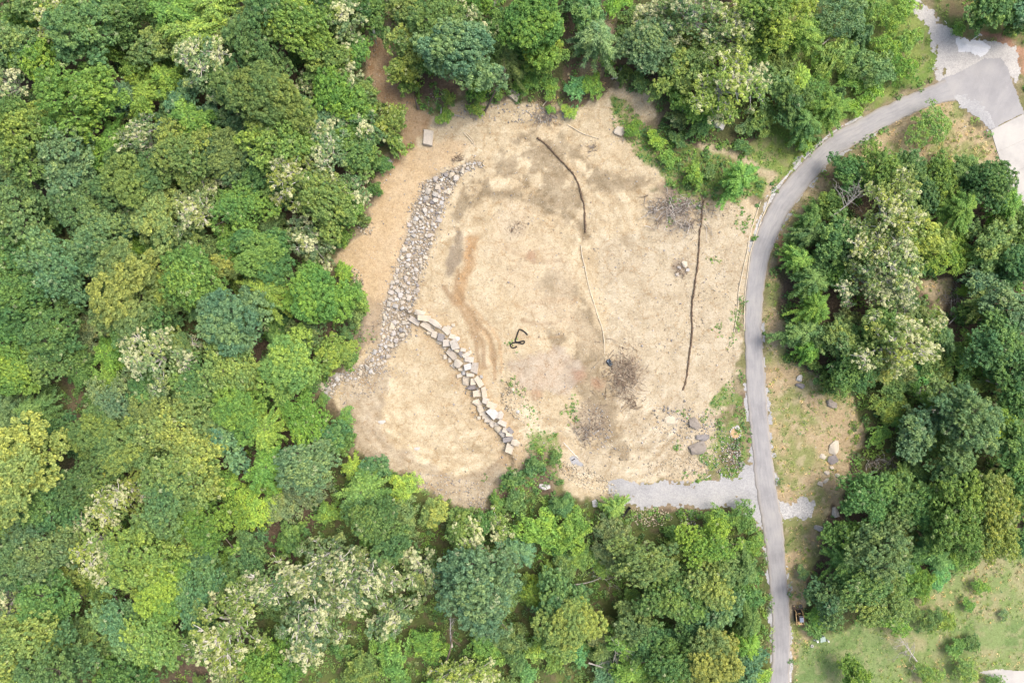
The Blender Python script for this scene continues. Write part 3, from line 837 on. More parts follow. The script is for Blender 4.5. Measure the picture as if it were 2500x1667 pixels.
def build_road():
    def resample(line, n):
        c = catmull(line, 0.6)
        s = np.concatenate([[0], np.cumsum(np.linalg.norm(np.diff(c, axis=0), axis=1))])
        t = np.linspace(0, s[-1], n)
        return np.stack([np.interp(t, s, c[:, 0]), np.interp(t, s, c[:, 1])], -1), s[-1]
    n, m = 360, 11
    A, La = resample(ROAD_L, n)
    B, Lb = resample(ROAD_R, n)
    r = np.random.default_rng(3)
    ja = np.convolve(r.normal(0, 0.12, n + 8), np.ones(3) / 3, 'same')[:n]
    jb = np.convolve(r.normal(0, 0.12, n + 8), np.ones(3) / 3, 'same')[:n]
    u = np.concatenate([[0.0], np.linspace(0.0, 1.0, m), [1.0]])
    drop = np.concatenate([[-0.10], np.zeros(m), [-0.10]])
    D = (B - A) / np.linalg.norm(B - A, axis=1)[:, None]
    A2, B2 = A + D * ja[:, None], B + D * jb[:, None]
    G = A2[:, None, :] * (1 - u)[None, :, None] + B2[:, None, :] * u[None, :, None]
    W = PV(G[..., 0] * PXM + 1250, 833.5 - G[..., 1] * PXM)
    crown = 0.04 * (1 - (2 * u - 1) ** 2)
    W[..., 2] += 0.054 + drop[None, :] + crown[None, :]
    st = np.zeros(W.shape)
    st[..., 0] = u[None, :]
    st[..., 1] = np.linspace(0, La, n)[:, None]
    k = m + 2
    idx = np.arange(n * k).reshape(n, k)
    Fq = np.stack([idx[:-1, :-1], idx[:-1, 1:], idx[1:, 1:], idx[1:, :-1]], -1).reshape(-1, 4)
    me = np_mesh('road', W.reshape(-1, 3), Fq, M['asphalt'], False, {'st': st.reshape(-1, 3)})
    setp(mobj('road', me), 'narrow grey asphalt road curving along the right of the clearing', 'road', kind='structure')
build_road()
# lot has no 'st' attribute of its own: give it mid-road values
_a = lot.data.attributes.new('st', 'FLOAT_COLOR', 'POINT')
_co = np.zeros(len(lot.data.vertices) * 3, np.float32)
lot.data.vertices.foreach_get('co', _co)
_co = _co.reshape(-1, 3)
_c = np.ones((len(_co), 4), np.float32)
_c[:, 0] = 0.3 + 0.4 * np.clip((_co[:, 0] * 0.45 + _co[:, 1] * 0.9 - 60) / 40, 0, 1)
_c[:, 1] = _co[:, 0] * 0.9 - _co[:, 1] * 0.45
_a.data.foreach_set('color', _c.ravel())

def build_concrete():
    root = empty('concrete_driveway', P(*T(3, 2240, 850)), 'pale concrete driveway slabs running off the right edge of the photo', 'driveway')
    root['kind'] = 'structure'
    for i in range(len(CONC_L) - 1):
        q = [CONC_L[i], CONC_R[i], CONC_R[i + 1], CONC_L[i + 1]]
        c = sum(q) / 4
        q = [c + (p - c) * (1 - 0.02 / np.linalg.norm(p - c)) for p in q]
        W = [P(p[0] * PXM + 1250, 833.5 - p[1] * PXM) for p in q]
        top = [w + Vector((0, 0, 0.10)) - root.location for w in W]
        bot = [w + Vector((0, 0, -0.12)) - root.location for w in W]
        mb = MB().add(top + bot, [(0, 3, 2, 1), (4, 5, 6, 7), (0, 1, 5, 4), (1, 2, 6, 5), (2, 3, 7, 6), (3, 0, 4, 7)])
        mb.build('slab', M['concrete'], root)
build_concrete()

# crushed stone shoulders: narrow ragged strips beside the asphalt
def strip_poly(line, w0, w1):
    c = catmull(line, 1.0)
    t = np.gradient(c, axis=0)
    nrm = np.stack([-t[:, 1], t[:, 0]], -1) / np.linalg.norm(t, axis=1)[:, None]
    return np.vstack([c + nrm * w0, (c + nrm * w1)[::-1]])
sh = [
    ('white crushed stone shoulder on the outside of the road bend', ROAD_L[14:21], 0.0, 0.9, 0.4, 'white_gravel', 0.25),
    ('thin gravel shoulder on the clearing side of the lower road', ROAD_L[7:11], 0.0, 0.6, 0.4, 'gravel', 0.42),
    ('thin white gravel shoulder on the woods side of the middle road', ROAD_R[6:12], 0.3, -0.45, 0.35, 'gravel', 0.45),
    ('thin gravel shoulder inside the upper road bend', ROAD_R[14:21], 0.3, -0.4, 0.35, 'gravel', 0.45),
    ('white gravel shoulder beside the parked loader at the bottom', ROAD_R[1:5], 0.3, -0.45, 0.35, 'white_gravel', 0.42),
    ('thin gravel shoulder at the foot of the scrub beside the lower road', ROAD_L[1:6], -0.2, 0.35, 0.35, 'gravel', 0.45)]
for i, (lab, ln, w0, w1, rg, mt, ho) in enumerate(sh):
    patch('gravel_shoulder', strip_poly(ln, w0, w1), M[mt], 0.024, ragged=rg, label=lab, holes=ho, seed=60 + i, step=0.16)['category'] = 'gravel'

# ------------------------------------------------------------------ rocks
def rock_mesh(seed, mat, squash=0.6, npt=18, boxy=0.5):
    r = np.random.default_rng(seed)
    p = r.normal(size=(npt, 3))
    p /= np.linalg.norm(p, axis=1)[:, None]
    cube = p / np.abs(p).max(1)[:, None]
    p = p * (1 - boxy) + cube * boxy * 0.85
    p *= r.uniform(0.8, 1.05, (npt, 1))
    p[:, 2] *= squash
    bm = bmesh.new()
    for q in p: bm.verts.new(q)
    res = bmesh.ops.convex_hull(bm, input=bm.verts)
    bmesh.ops.delete(bm, geom=[g for g in res['geom_interior'] if isinstance(g, bmesh.types.BMVert)], context='VERTS')
    loose = [v for v in bm.verts if not v.link_faces]
    bmesh.ops.delete(bm, geom=loose, context='VERTS')
    me = bpy.data.meshes.new('stone')
    bm.to_mesh(me)
    bm.free()
    if mat: me.materials.append(mat)
    return me
RK = {k: [rock_mesh(100 + i * 7 + j * 50, M[k], 0.62, 22, 0.75) for i in range(8)] for j, k in enumerate(('rock', 'rock_tan', 'rock_grey', 'rock_dark', 'rock_white'))}
def slab_mesh(seed, mat):
    r = np.random.default_rng(seed)
    pts = []
    for x in (-1, 1):
        for y in (-1, 1):
            jx, jy = r.uniform(-0.22, 0.16, 2)
            for z, k in ((-0.5, 1.03), (0.42, 1.0), (0.5, 0.93)):
                pts.append(((x + x * jx) * k, (y + y * jy) * k, z + r.normal(0, 0.03)))
    for k in range(3):
        t = r.uniform(0, 6.28)
        pts.append((math.cos(t) * 1.08, math.sin(t) * 1.08, 0.1))
    bm = bmesh.new()
    for q in pts: bm.verts.new((q[0] * 0.86, q[1] * 0.86, q[2] * 0.9))
    res = bmesh.ops.convex_hull(bm, input=bm.verts)
    bmesh.ops.delete(bm, geom=[v for v in bm.verts if not v.link_faces], context='VERTS')
    me = bpy.data.meshes.new('slab_stone')
    bm.to_mesh(me)
    bm.free()
    me.materials.append(mat)
    return me
for _k, _m in (('slab_t', 'rock_tan'), ('slab_r', 'rock'), ('slab_g', 'rock_grey'), ('slab_w', 'rock_white')):
    RK[_k] = [slab_mesh(40 + i * 3 + len(RK) * 100, M[_m]) for i in range(8)]
def mesh_np(me):
    v = np.zeros(len(me.vertices) * 3)
    me.vertices.foreach_get('co', v)
    return v.reshape(-1, 3), np.array([tuple(p.vertices) for p in me.polygons if len(p.vertices) == 3])
STONE_TRI = [mesh_np(rock_mesh(900 + i, None, 0.6, 10, 0.4)) for i in range(8)]

def joined_stones(name, pts, rad, cols, mat, parent=None, loc=(0, 0, 0)):
    """many small stones as one mesh; pts world (n,3)"""
    Vs, Fs, Cs, off = [], [], [], 0
    r = np.random.default_rng(len(pts))
    loc = np.array(loc)
    for i in range(len(pts)):
        v, f = STONE_TRI[r.integers(8)]
        a = r.uniform(0, 6.28)
        s = rad[i] * r.uniform(0.75, 1.25, 3)
        w = v * s
        w = np.stack([w[:, 0] * math.cos(a) - w[:, 1] * math.sin(a), w[:, 0] * math.sin(a) + w[:, 1] * math.cos(a), w[:, 2]], -1)
        Vs.append(w + pts[i] - loc)
        Fs.append(f + off)
        Cs.append(np.repeat(cols[i][None, :], len(v), 0))
        off += len(v)
    me = np_mesh(name, np.vstack(Vs), np.vstack(Fs), mat, False, {'pc': np.vstack(Cs)})
    o = mobj(name, me, parent, None if parent else loc)
    return o

TONES = np.array([(0.50, 0.44, 0.34), (0.55, 0.51, 0.44), (0.42, 0.40, 0.38), (0.58, 0.50, 0.37), (0.48, 0.45, 0.42), (0.36, 0.33, 0.29), (0.60, 0.57, 0.52)])
def pack(poly, rfun, tries, seed, inset=0.0):
    """dart throwing with a grid; returns flat positions and radii"""
    r = np.random.default_rng(seed)
    lo, hi = poly.min(0), poly.max(0)
    c = r.uniform(lo, hi, (tries, 2))
    sd = poly_sd(c[:, 0], c[:, 1], poly)
    m = sd > inset
    c, sd = c[m], sd[m]
    rad = rfun(r, len(c), sd)
    order = np.argsort(-rad)
    cell, grid, out = 1.0, {}, []
    for i in order:
        x, y = c[i]
        R = rad[i]
        gx, gy = int(x // cell), int(y // cell)
        ok = True
        for a in (-1, 0, 1):
            for b in (-1, 0, 1):
                for (qx, qy, qr) in grid.get((gx + a, gy + b), ()):
                    if (qx - x) ** 2 + (qy - y) ** 2 < (0.72 * (qr + R)) ** 2:
                        ok = False
                        break
                if not ok: break
            if not ok: break
        if ok:
            grid.setdefault((gx, gy), []).append((x, y, R))
            out.append((x, y, R))
    return np.array(out)

def build_channel():
    def rf(r, n, sd):
        R = r.gamma(2.0, 0.12, n) + 0.16
        R[300:] = r.gamma(2.0, 0.045, max(0, n - 300)) + 0.13
        return np.clip(R, 0.13, 0.66)
    st = pack(CHANNEL, rf, 22000, 5)
    st = st[np.argsort(-st[:, 2])]
    W = PV(st[:, 0] * PXM + 1250, 833.5 - st[:, 1] * PXM)
    W[:, 2] += st[:, 2] * 0.25 - 0.06
    root = empty('rock_drain', P(*T(5, 400, 500)), 'rip-rap drain of broken pale stones running down the left of the clearing', 'rock drain')
    r = random.Random(4)
    for i in range(min(300, len(st))):
        me = r.choice(RK['rock'] * 3 + RK['rock_tan'] + RK['rock_grey'][:3] + RK['rock_white'][:4])
        R = st[i, 2]
        o = mobj('stone', me, root, Vector(W[i]) - root.location, (r.uniform(-0.35, 0.35), r.uniform(-0.35, 0.35), r.uniform(0, 6.28)),
                 (R * r.uniform(0.95, 1.35), R * r.uniform(0.8, 1.1), R * r.uniform(0.8, 1.2)))
    print('channel stones', len(st))
    rest = st[300:]
    rr = np.random.default_rng(8)
    cols = 1.0 * TONES[rr.integers(0, len(TONES), len(rest))] * rr.uniform(0.8, 1.08, (len(rest), 1))
    o = joined_stones('small_stones', W[300:], rest[:, 2], cols, M['stone_attr'], root, root.location)
    o['kind'] = 'stuff'
build_channel()

def boulder(name, px, py, w, hh, ang, hgt, matk, parent=None, label=None, cat=None, seed=None, up=None, group=None):
    """w, hh in photograph pixels, ang in degrees (photograph, clockwise)"""
    ks = 1.16 if parent is not None or matk.startswith('slab') else 1.22
    r = random.Random(seed if seed is not None else int(px * 7 + py * 13))
    me = r.choice(RK[matk])
    p = P(px, py, hgt * 0.4)
    p.z += (up or 0) - hgt * 0.08
    if parent is not None: p = p - parent.location
    o = mobj(name, me, parent, p, (r.uniform(-0.08, 0.08), r.uniform(-0.08, 0.08), math.radians(-ang)), (w / PXM / 2 * ks, hh / PXM / 2 * ks, hgt * 0.85))
    if parent is None: setp(o, label, cat, group)
    return o

def build_wall():
    root = empty('boulder_wall', P(*T(5, 850, 980)), 'dry-stacked boulder retaining wall curving down from the rip-rap drain', 'retaining wall')
    B = [(190, 100, 100, 60, 5, 't'), (228, 152, 120, 62, 10, 't'), (135, 180, 118, 60, 35, 'r'), (340, 205, 135, 55, 35, 't'), (265, 237, 145, 60, 35, 'r'), (450, 275, 110, 55, 42, 't'),
         (277, 297, 48, 36, 0, 't'), (335, 318, 70, 75, 20, 't'), (402, 345, 66, 75, 10, 'g'), (383, 393, 60, 50, 20, 't'), (455, 402, 75, 70, 0, 'r'), (512, 335, 70, 45, 15, 't'), (560, 358, 50, 45, 0, 'w'),
         (532, 418, 80, 110, -20, 'r'), (505, 512, 130, 80, 45, 'r'), (580, 602, 100, 95, 0, 'r'), (490, 575, 35, 55, 0, 't'), (527, 624, 48, 50, 40, 't'), (555, 482, 52, 30, 0, 't'), (603, 515, 40, 60, -30, 'g'),
         (655, 520, 75, 45, -25, 't'), (682, 572, 95, 58, 0, 'r'), (672, 640, 85, 65, -15, 'w'), (738, 650, 72, 112, 10, 'r'), (626, 700, 46, 46, 0, 'w'), (583, 730, 56, 42, -20, 't'), (690, 722, 85, 40, 0, 't'),
         (650, 776, 78, 100, 8, 'r'), (722, 788, 56, 70, 0, 't'), (778, 787, 60, 120, -33, 't'), (716, 850, 118, 62, -10, 'g'), (758, 910, 92, 66, -8, 't'), (833, 895, 52, 118, -8, 't'), (765, 1000, 92, 74, -20, 't'),
         (846, 985, 66, 66, 20, 't'), (906, 1030, 104, 74, 25, 't'), (796, 1062, 66, 74, 10, 't'), (817, 1106, 70, 44, -10, 't'), (922, 1110, 116, 84, 48, 'w'), (992, 1130, 60, 82, 20, 't'), (846, 1142, 72, 40, -5, 't'),
         (872, 1176, 78, 48, 0, 't'), (914, 1212, 60, 62, -45, 't'), (957, 1216, 46, 36, 0, 't'), (1016, 1205, 94, 56, 25, 't'), (976, 1258, 68, 78, -30, 't'), (1046, 1278, 58, 52, 20, 't'), (1098, 1282, 74, 44, 48, 'g'),
         (1014, 1310, 52, 72, -25, 'r'), (1082, 1320, 66, 40, 0, 't'), (1076, 1368, 114, 54, -12, 'g'), (1146, 1405, 78, 66, 25, 't'), (1086, 1462, 92, 100, 15, 't'),
         (440, 540, 40, 50, 0, 't'), (430, 440, 50, 40, 30, 't'), (480, 245, 60, 36, 30, 't'), (620, 470, 60, 36, 10, 't'), (690, 495, 34, 34, 0, 't'), (780, 1155, 36, 36, 0, 't'), (602, 668, 70, 34, 10, 't'), (520, 222, 36, 32, 0, 't'), (805, 740, 30, 30, 0, 'r')]
    K = {'t': 'slab_t', 'r': 'slab_r', 'g': 'slab_g', 'w': 'slab_w'}
    for i, (u, v, w, hh, a, k) in enumerate(B):
        px, py = 980 + u / 4.125, 740 + v / 4.125
        s = min(w, hh) / 4.125 / PXM
        mk = K[k] if i % 3 else {'t': 'rock_tan', 'r': 'rock', 'g': 'rock_grey', 'w': 'rock_white'}[k]
        gk = 1.0 if i % 3 else 1.16
        boulder('boulder', px, py, w / 4.125 * gk, hh / 4.125 * gk, a, min(1.0, 0.45 + s * 0.35), mk, root, seed=i, up=-0.05)
build_wall()

LOOSE = [
    (1045, 336, 27, 37, 3, 0.9, 'slab_t', 'large flat tan block alone on the dirt at the upper left of the clearing'),
    (1254, 232, 28, 20, 35, 1.0, 'slab_t', 'flat tan boulder among saplings at the top edge of the clearing'),
    (1512, 319, 25, 21, 20, 0.9, 'rock_tan', 'rounded tan boulder beside the weeds at the upper right of the clearing'),
    (1757, 305, 25, 20, 25, 0.9, 'rock_white', 'pale boulder under the trees above the weedy slope'),
    (1675, 270, 28, 18, -10, 0.8, 'rock_white', 'whitish boulder at the foot of the pale branched tree, upper right'),
    (1517, 173, 10, 16, 0, 0.6, 'rock_white', 'small white stone beside the fallen white log at the top'),
    (1952, 923, 13, 16, 10, 0.5, 'rock_white', 'upper pale stone of the pair on the dry grass right of the road'),
    (1955, 941, 23, 12, 18, 0.6, 'rock_grey', 'lower grey stone of the pair on the dry grass right of the road'),
    (2032, 987, 33, 17, 32, 0.8, 'rock_dark', 'long dark slab of rock on the dry grass right of the road'),
    (2037, 1092, 23, 34, 5, 0.8, 'rock_tan', 'big tan boulder in the grass near the woods, right of the road'),
    (2033, 1122, 23, 22, -20, 0.8, 'rock_grey', 'grey boulder touching the bottom of the big tan boulder'),
    (2009, 1114, 15, 13, 40, 0.5, 'rock_tan', 'small tan stone left of the grey boulder'),
    (2018, 1154, 14, 10, 0, 0.4, 'rock_tan', 'small tan stone below the grey boulder'),
    (2031, 1141, 10, 8, 0, 0.35, 'rock_tan', 'tiny tan stone just under the grey boulder'),
    (2017, 1173, 16, 8, -40, 0.4, 'rock_tan', 'narrow tan stone lying aslant above the gravel pad'),
    (2003, 1181, 14, 12, 10, 0.5, 'rock', 'rounded mottled stone above the gravel pad'),
    (2045, 1160, 12, 9, 20, 0.4, 'rock_tan', 'tan stone at the edge of the green weeds, right of the road'),
    (1988, 1092, 6, 13, 35, 0.3, 'rock_white', 'thin white block lying in the worn grass circle'),
    (2037, 1250, 24, 24, 0, 0.9, 'rock', 'speckled boulder at the edge of the woods right of the gravel pad'),
    (1998, 1288, 22, 14, 25, 0.7, 'rock', 'mottled boulder below the gravel pad at the woods edge'),
    (1696, 1037, 33, 24, 55, 0.9, 'rock_dark', 'long dark lichened slab at the right side of the clearing'),
    (1717, 1067, 34, 18, 0, 0.8, 'rock_grey', 'middle grey slab between two dark slabs by the weeds'),
    (1703, 1093, 40, 32, -15, 0.9, 'rock_dark', 'broad brown rock outcrop below the grey slab'),
    (1800, 1044, 11, 11, 40, 0.6, 'rock_white', 'bright white stone on the rim of the clay pit'),
    (1780, 1114, 7, 7, 0, 0.3, 'rock_tan', 'small pale stone above the concrete block by the driveway'),
    (1812, 1132, 13, 13, -35, 0.5, 'slab_g', 'square grey concrete block beside the driveway mouth'),
    (783, 942, 22, 20, 10, 0.8, 'rock_tan', 'round tan boulder at the bottom end of the rip-rap drain'),
    (823, 918, 18, 16, -40, 0.6, 'rock', 'pale angular stone near the bottom of the rip-rap drain'),
    (944, 395, 30, 22, 50, 0.9, 'rock_grey', 'blue grey rock at the woods edge left of the drain'),
    (1113, 958, 6, 6, 0, 0.3, 'rock_tan', 'small stone on the lower terrace'),
    (1018, 1095, 14, 8, -10, 0.25, 'rock_white', 'white stone flake at the lower left terrace'),
    (932, 1030, 18, 9, -10, 0.25, 'rock_white', 'pale flat stone on the left part of the lower terrace'),
    (1671, 645, 14, 17, 0, 0.6, 'rock_tan', 'large pale stone in the rubble heap beside the right dark log'),
    (1679, 659, 9, 8, 0, 0.4, 'rock_white', 'white stone at the lower right of the rubble heap'),
    (1659, 653, 9, 8, 0, 0.35, 'rock_white', 'whitish stone at the left of the rubble heap'),
    (1653, 670, 10, 9, 0, 0.4, 'rock', 'grey white stone at the bottom of the rubble heap'),
    (1640, 1025, 34, 20, 10, 0.14, 'rock_tan', 'flat white bedrock slab at the lower right of the clearing'),
    (1453, 1230, 20, 16, 60, 0.7, 'rock_white', 'white boulder in the scrub left of the black pipe'),
    (1330, 1188, 26, 14, 5, 0.6, 'rock_white', 'white rock in the weeds of the gully'),
    (1265, 1005, 9, 9, 0, 0.4, 'rock_white', 'white stone beside the weed clump under the boulder wall'),
    (192, 1448, 44, 34, -20, 2.0, 'rock_dark', 'large dark brown rock outcrop in a gap of the lower left woods'),
    (148, 108, 12, 10, 0, 0.6, 'rock_white', 'small white rock on the leaf litter near the upper left corner'),
    (1252, 950, 8, 7, 0, 0.3, 'rock_tan', 'small tan stone right of the middle of the boulder wall'),
    (2383, 852, 9, 7, 0, 0.6, 'rock_white', 'white stone among the shrubs of the right woods'),
    (2240, 955, 14, 20, -20, 0.9, 'rock_white', 'tallest white rock under the fallen trunk in the right woods'),
    (2255, 980, 16, 14, 10, 0.7, 'rock_white', 'white rock below the fallen trunk in the right woods'),
    (2290, 960, 16, 12, 0, 0.7, 'rock', 'grey white rock right of the pale green bush in the right woods'),
    (2285, 1005, 18, 12, 0, 0.7, 'rock_white', 'white rubble rock under the pale green bush, right woods'),
    (2262, 995, 12, 9, 30, 0.5, 'rock_white', 'small white rock left of the pale rubble, right woods'),
]
for (px, py, w, hh, a, hg, mk, lab) in LOOSE:
    boulder('boulder', px, py, w, hh, a, hg, mk, None, lab, 'rock', group='loose rocks')

def stone_cluster(name, poly, n_r, label, tones=None, seed=1, rmin=0.08, rmax=0.3, tries=3000):
    st = pack(poly, lambda r, n, sd: np.clip(r.gamma(2.0, 0.06, n) + rmin, rmin, rmax), tries, seed)
    W = PV(st[:, 0] * PXM + 1250, 833.5 - st[:, 1] * PXM)
    W[:, 2] += st[:, 2] * 0.15
    r = np.random.default_rng(seed)
    keep = r.random(len(st)) < n_r
    cols = (tones if tones is not None else TONES)[r.integers(0, len(TONES) if tones is None else len(tones), len(st))] * r.uniform(0.64, 0.9, (len(st), 1))
    o = joined_stones(name, W[keep], st[keep, 2], cols[keep], M['stone_attr'], None, tuple(W[0]))
    return setp(o, label, 'stones', None, 'stuff')
TAN = np.array([(0.58, 0.51, 0.38), (0.54, 0.46, 0.33), (0.60, 0.54, 0.42), (0.48, 0.40, 0.29)])
stone_cluster('rubble', TPoly(8, [(1560, 60), (1680, 80), (1870, 200), (1900, 270), (1830, 300), (1700, 250), (1560, 180), (1500, 100)]), 0.8, 'tan broken rubble left of the gravel driveway', TAN, 3)
stone_cluster('rubble', TPoly(8, [(2000, 390), (2100, 360), (2230, 390), (2280, 440), (2200, 490), (2060, 500), (1990, 460)]), 0.85, 'tan rubble bank below the gravel driveway', TAN, 4)
stone_cluster('rubble', TPoly(8, [(880, 330), (1000, 330), (1060, 300), (1170, 420), (1190, 460), (1050, 430), (900, 400)]), 0.7, 'pale stones along the bottom tip of the lower terrace', None, 5)
stone_cluster('rubble', TPoly(5, [(130, 0), (230, 0), (220, 50), (150, 50)]), 0.9, 'small heap of tan stones at the woods edge, upper of two', TAN, 6, 0.12, 0.45)
stone_cluster('rubble', TPoly(5, [(80, 290), (140, 290), (165, 380), (120, 410), (80, 360)]), 0.9, 'small heap of tan stones at the woods edge, lower of two', TAN, 7, 0.14, 0.5)
stone_cluster('rubble', TPoly(9, [(0, 400), (110, 390), (120, 460), (60, 520), (0, 500)]), 0.7, 'grey stones in the scrub below the driveway', None, 8)
stone_cluster('rubble', flats([(2235, 940), (2310, 945), (2320, 975), (2300, 1010), (2250, 1000)]), 0.5, 'white limestone rubble in the right woods', np.array([(0.6, 0.6, 0.58), (0.5, 0.49, 0.47)]), 9, 0.12, 0.5)
stone_cluster('rubble', TPoly(2, [(620, 640), (700, 640), (700, 720), (600, 720)]), 0.5, 'pale stones left of the tall pine trunk at the top edge', None, 10)
stone_cluster('rubble', FPoly([(760, 880), (900, 835), (930, 850), (880, 900), (790, 930)]), 0.35, 'small grey stones spread at the foot of the drain', None, 13, 0.06, 0.2, 5000)
stone_cluster('rubble', FPoly([(1480, 1060), (1640, 1040), (1620, 1100), (1500, 1095)]), 0.35, 'tan stones along the lip above the gravel driveway', TAN, 14, 0.07, 0.22, 5000)

stone_cluster('rubble', FPoly([(1500, 930), (1600, 940), (1660, 960), (1640, 1010), (1540, 1020), (1490, 980)]), 0.4, 'pale rubble strewn beside the white bedrock slab', None, 15, 0.08, 0.28, 4500)
stone_cluster('rubble', FPoly([(1630, 990), (1690, 960), (1700, 1060), (1650, 1090), (1610, 1060)]), 0.3, 'small stones among the weeds by the dark slabs', None, 16, 0.08, 0.26, 3000)
stone_cluster('rubble', FPoly([(1668, 1020), (1700, 1010), (1702, 1080), (1680, 1095), (1660, 1060)]), 0.6, 'pale stone scatter between the clay hole and the driveway', None, 17, 0.08, 0.24, 2000)
stone_cluster('rubble', FPoly([(1350, 940), (1390, 930), (1410, 1000), (1390, 1030), (1350, 1000)]), 0.35, 'grey stones in the twig litter above the driveway', None, 18, 0.08, 0.26, 2500)
stone_cluster('rubble', FPoly([(960, 1080), (1060, 1100), (1130, 1110), (1110, 1165), (1040, 1160), (960, 1115)]), 0.4, 'stones along the bottom slope of the lower terrace', None, 19, 0.07, 0.22, 5000)
stone_cluster('rubble', FPoly([(1150, 860), (1210, 890), (1220, 960), (1190, 980), (1150, 920)]), 0.4, 'loose stones right of the boulder wall', TAN, 20, 0.08, 0.28, 2500)
stone_cluster('rubble', FPoly([(1050, 230), (1250, 240), (1340, 265), (1250, 285), (1050, 275)]), 0.3, 'stones along the upper edge of the clearing', None, 21, 0.08, 0.3, 4000)

def scatter_stones():
    r = np.random.default_rng(77)
    c = r.uniform([-40, -40], [45, 60], (40000, 2))
    sd = poly_sd(c[:, 0], c[:, 1], Z['dirt'])
    ro = poly_sd(c[:, 0], c[:, 1], Z['rough']) > 0
    pr = np.where(ro, 0.42, 0.16) * (0.3 + 1.4 * fbm(c[:, 0], c[:, 1], 6, 91, 3))
    chd = poly_sd(c[:, 0], c[:, 1], CHANNEL)
    wd_ = line_dist(c[:, 0], c[:, 1], WALL)
    pr = np.where((chd < 0) & (chd > -1.6), 0.8 * (1 + chd / 1.6), pr)
    pr = np.where(wd_ < 2.6, np.maximum(pr, 0.6 * (1 - wd_ / 2.6)), pr)
    m = (sd > 0) & (r.random(len(c)) < pr) & (paved_sd(c[:, 0], c[:, 1]) < -0.3)
    c = c[m]
    rad = np.clip(r.gamma(1.6, 0.035, len(c)) + 0.05, 0.05, 0.28)
    W = PV(c[:, 0] * PXM + 1250, 833.5 - c[:, 1] * PXM)
    near = (chd[m] > -1.6) | (wd_[m] < 2.6)
    rad = np.where(near, np.clip(rad * 2.0, 0.1, 0.3), rad)
    W[:, 2] += rad * 0.25
    cols = np.vstack([TAN, TONES])[r.integers(0, 11, len(c))] * r.uniform(0.62, 1.0, (len(c), 1))
    o = joined_stones('scattered_stones', W, rad, cols, M['stone_attr'], None, (0, 0, 0))
    setp(o, 'small pale stones strewn over the bare dirt of the clearing', 'stones', None, 'stuff')
scatter_stones()

# clay pit ringed with stones
def clay_pit():
    p0 = P(1795, 1056) + Vector((0, 0, 0.10))
    root = empty('clay_pit', p0, 'orange clay hole ringed with white stones beside the road weeds', 'stone ring')
    mb = MB()
    n = 20
    ring = [[(0.0, 0.05), (0.5, 0.06), (0.72, 0.10), (0.95, 0.07), (1.15, -0.05)][i] for i in range(5)]
    mb.lathe([(r_ * 1.0, z) for r_, z in ring], (0, 0, 0), n)
    mb.build('clay', mat_simple('orange_clay', (0.46, 0.33, 0.18), 0.95, 0.25, 4.0), root)
    r = random.Random(5)
    for k in range(15):
        t = k / 15 * 6.28
        if 3.9 < t < 4.6: continue
        R = r.uniform(0.16, 0.27)
        mobj('stone', r.choice(RK['rock_white'] + RK['rock_tan']), root, (math.cos(t) * 1.0, math.sin(t) * 1.15, 0.12), (0, 0, r.uniform(0, 6)), (R, R * 0.8, R))
clay_pit()

# ------------------------------------------------------------------ erosion logs, pipes and small site things
def tube_thing(name, pts, rad, mat, label, cat, wob=0.12, step=0.5, up=None, n=8, zamp=0.03, seed=1, parent=None, lump=0.05):
    fl = catmull(np.array(pts, float), step * PXM)
    r = np.random.default_rng(seed)
    k = np.ones(5) / 5
    fl = fl + np.stack([np.convolve(r.normal(0, wob * PXM, len(fl) + 4), k, 'valid'), np.convolve(r.normal(0, wob * PXM, len(fl) + 4), k, 'valid')], -1)
    W = PV(fl[:, 0], fl[:, 1])
    W[:, 2] += rad * 0.7 if up is None else up
    W[:, 2] += r.normal(0, zamp, len(W))
    o0 = Vector(W[0])
    rr = rad * (1 + r.normal(0, lump, len(W)))
    mb = MB().tube([Vector(w) - o0 for w in W], list(rr), n)
    o = mb.build(name, mat, None, True, loc=o0)
    return setp(o, label, cat)
tube_thing('erosion_log', TP(2, [(1350, 940), (1440, 1020), (1530, 1120), (1590, 1190), (1640, 1290), (1665, 1400), (1675, 1520)]) + TP(5, [(1678, 38)]), 0.17, M['wattle_dark'], 'dark brown erosion log curving down the top of the clearing', 'erosion log', seed=2, lump=0.24, zamp=0.05, wob=0.16)
tube_thing('erosion_log', TP(3, [(165, 1370), (150, 1470), (140, 1560)]) + TP(6, [(130, 110), (118, 260), (95, 430), (80, 600), (80, 730), (65, 880), (45, 1030), (20, 1115)]), 0.16, M['wattle_dark'], 'long straight dark erosion log on the right of the clearing', 'erosion log', seed=3, lump=0.24, zamp=0.05, wob=0.16)
tube_thing('straw_wattle', TP(5, [(1645, 120), (1670, 260), (1710, 430), (1760, 590), (1800, 730), (1812, 870)]), 0.10, M['wattle_pale'], 'pale straw wattle leading down to the brush pile', 'straw wattle', seed=4)
tube_thing('straw_wattle', TP(3, [(550, 1375), (490, 1560)]) + TP(6, [(470, 110), (440, 260), (405, 430), (395, 570), (370, 715)]), 0.10, M['wattle_pale'], 'pale straw wattle farther from the road, outer of the two', 'straw wattle', seed=5)
tube_thing('straw_wattle', TP(3, [(612, 1345), (590, 1410), (535, 1560)]) + TP(6, [(500, 110), (470, 240), (452, 380), (440, 500), (438, 710)]), 0.10, M['wattle_pale'], 'pale straw wattle lying right along the road edge', 'straw wattle', seed=6)
tube_thing('peeled_log', TP(2, [(1555, 855), (1600, 880), (1660, 915), (1770, 950)]), 0.11, M['pale_wood'], 'thin peeled pole on the dirt at the top of the clearing', 'log', 0.03, seed=7)
tube_thing('peeled_log', TP(2, [(845, 905), (880, 945), (905, 975), (917, 995)]), 0.12, M['pale_wood'], 'forked peeled log right of the large tan block', 'log', 0.03, seed=8)
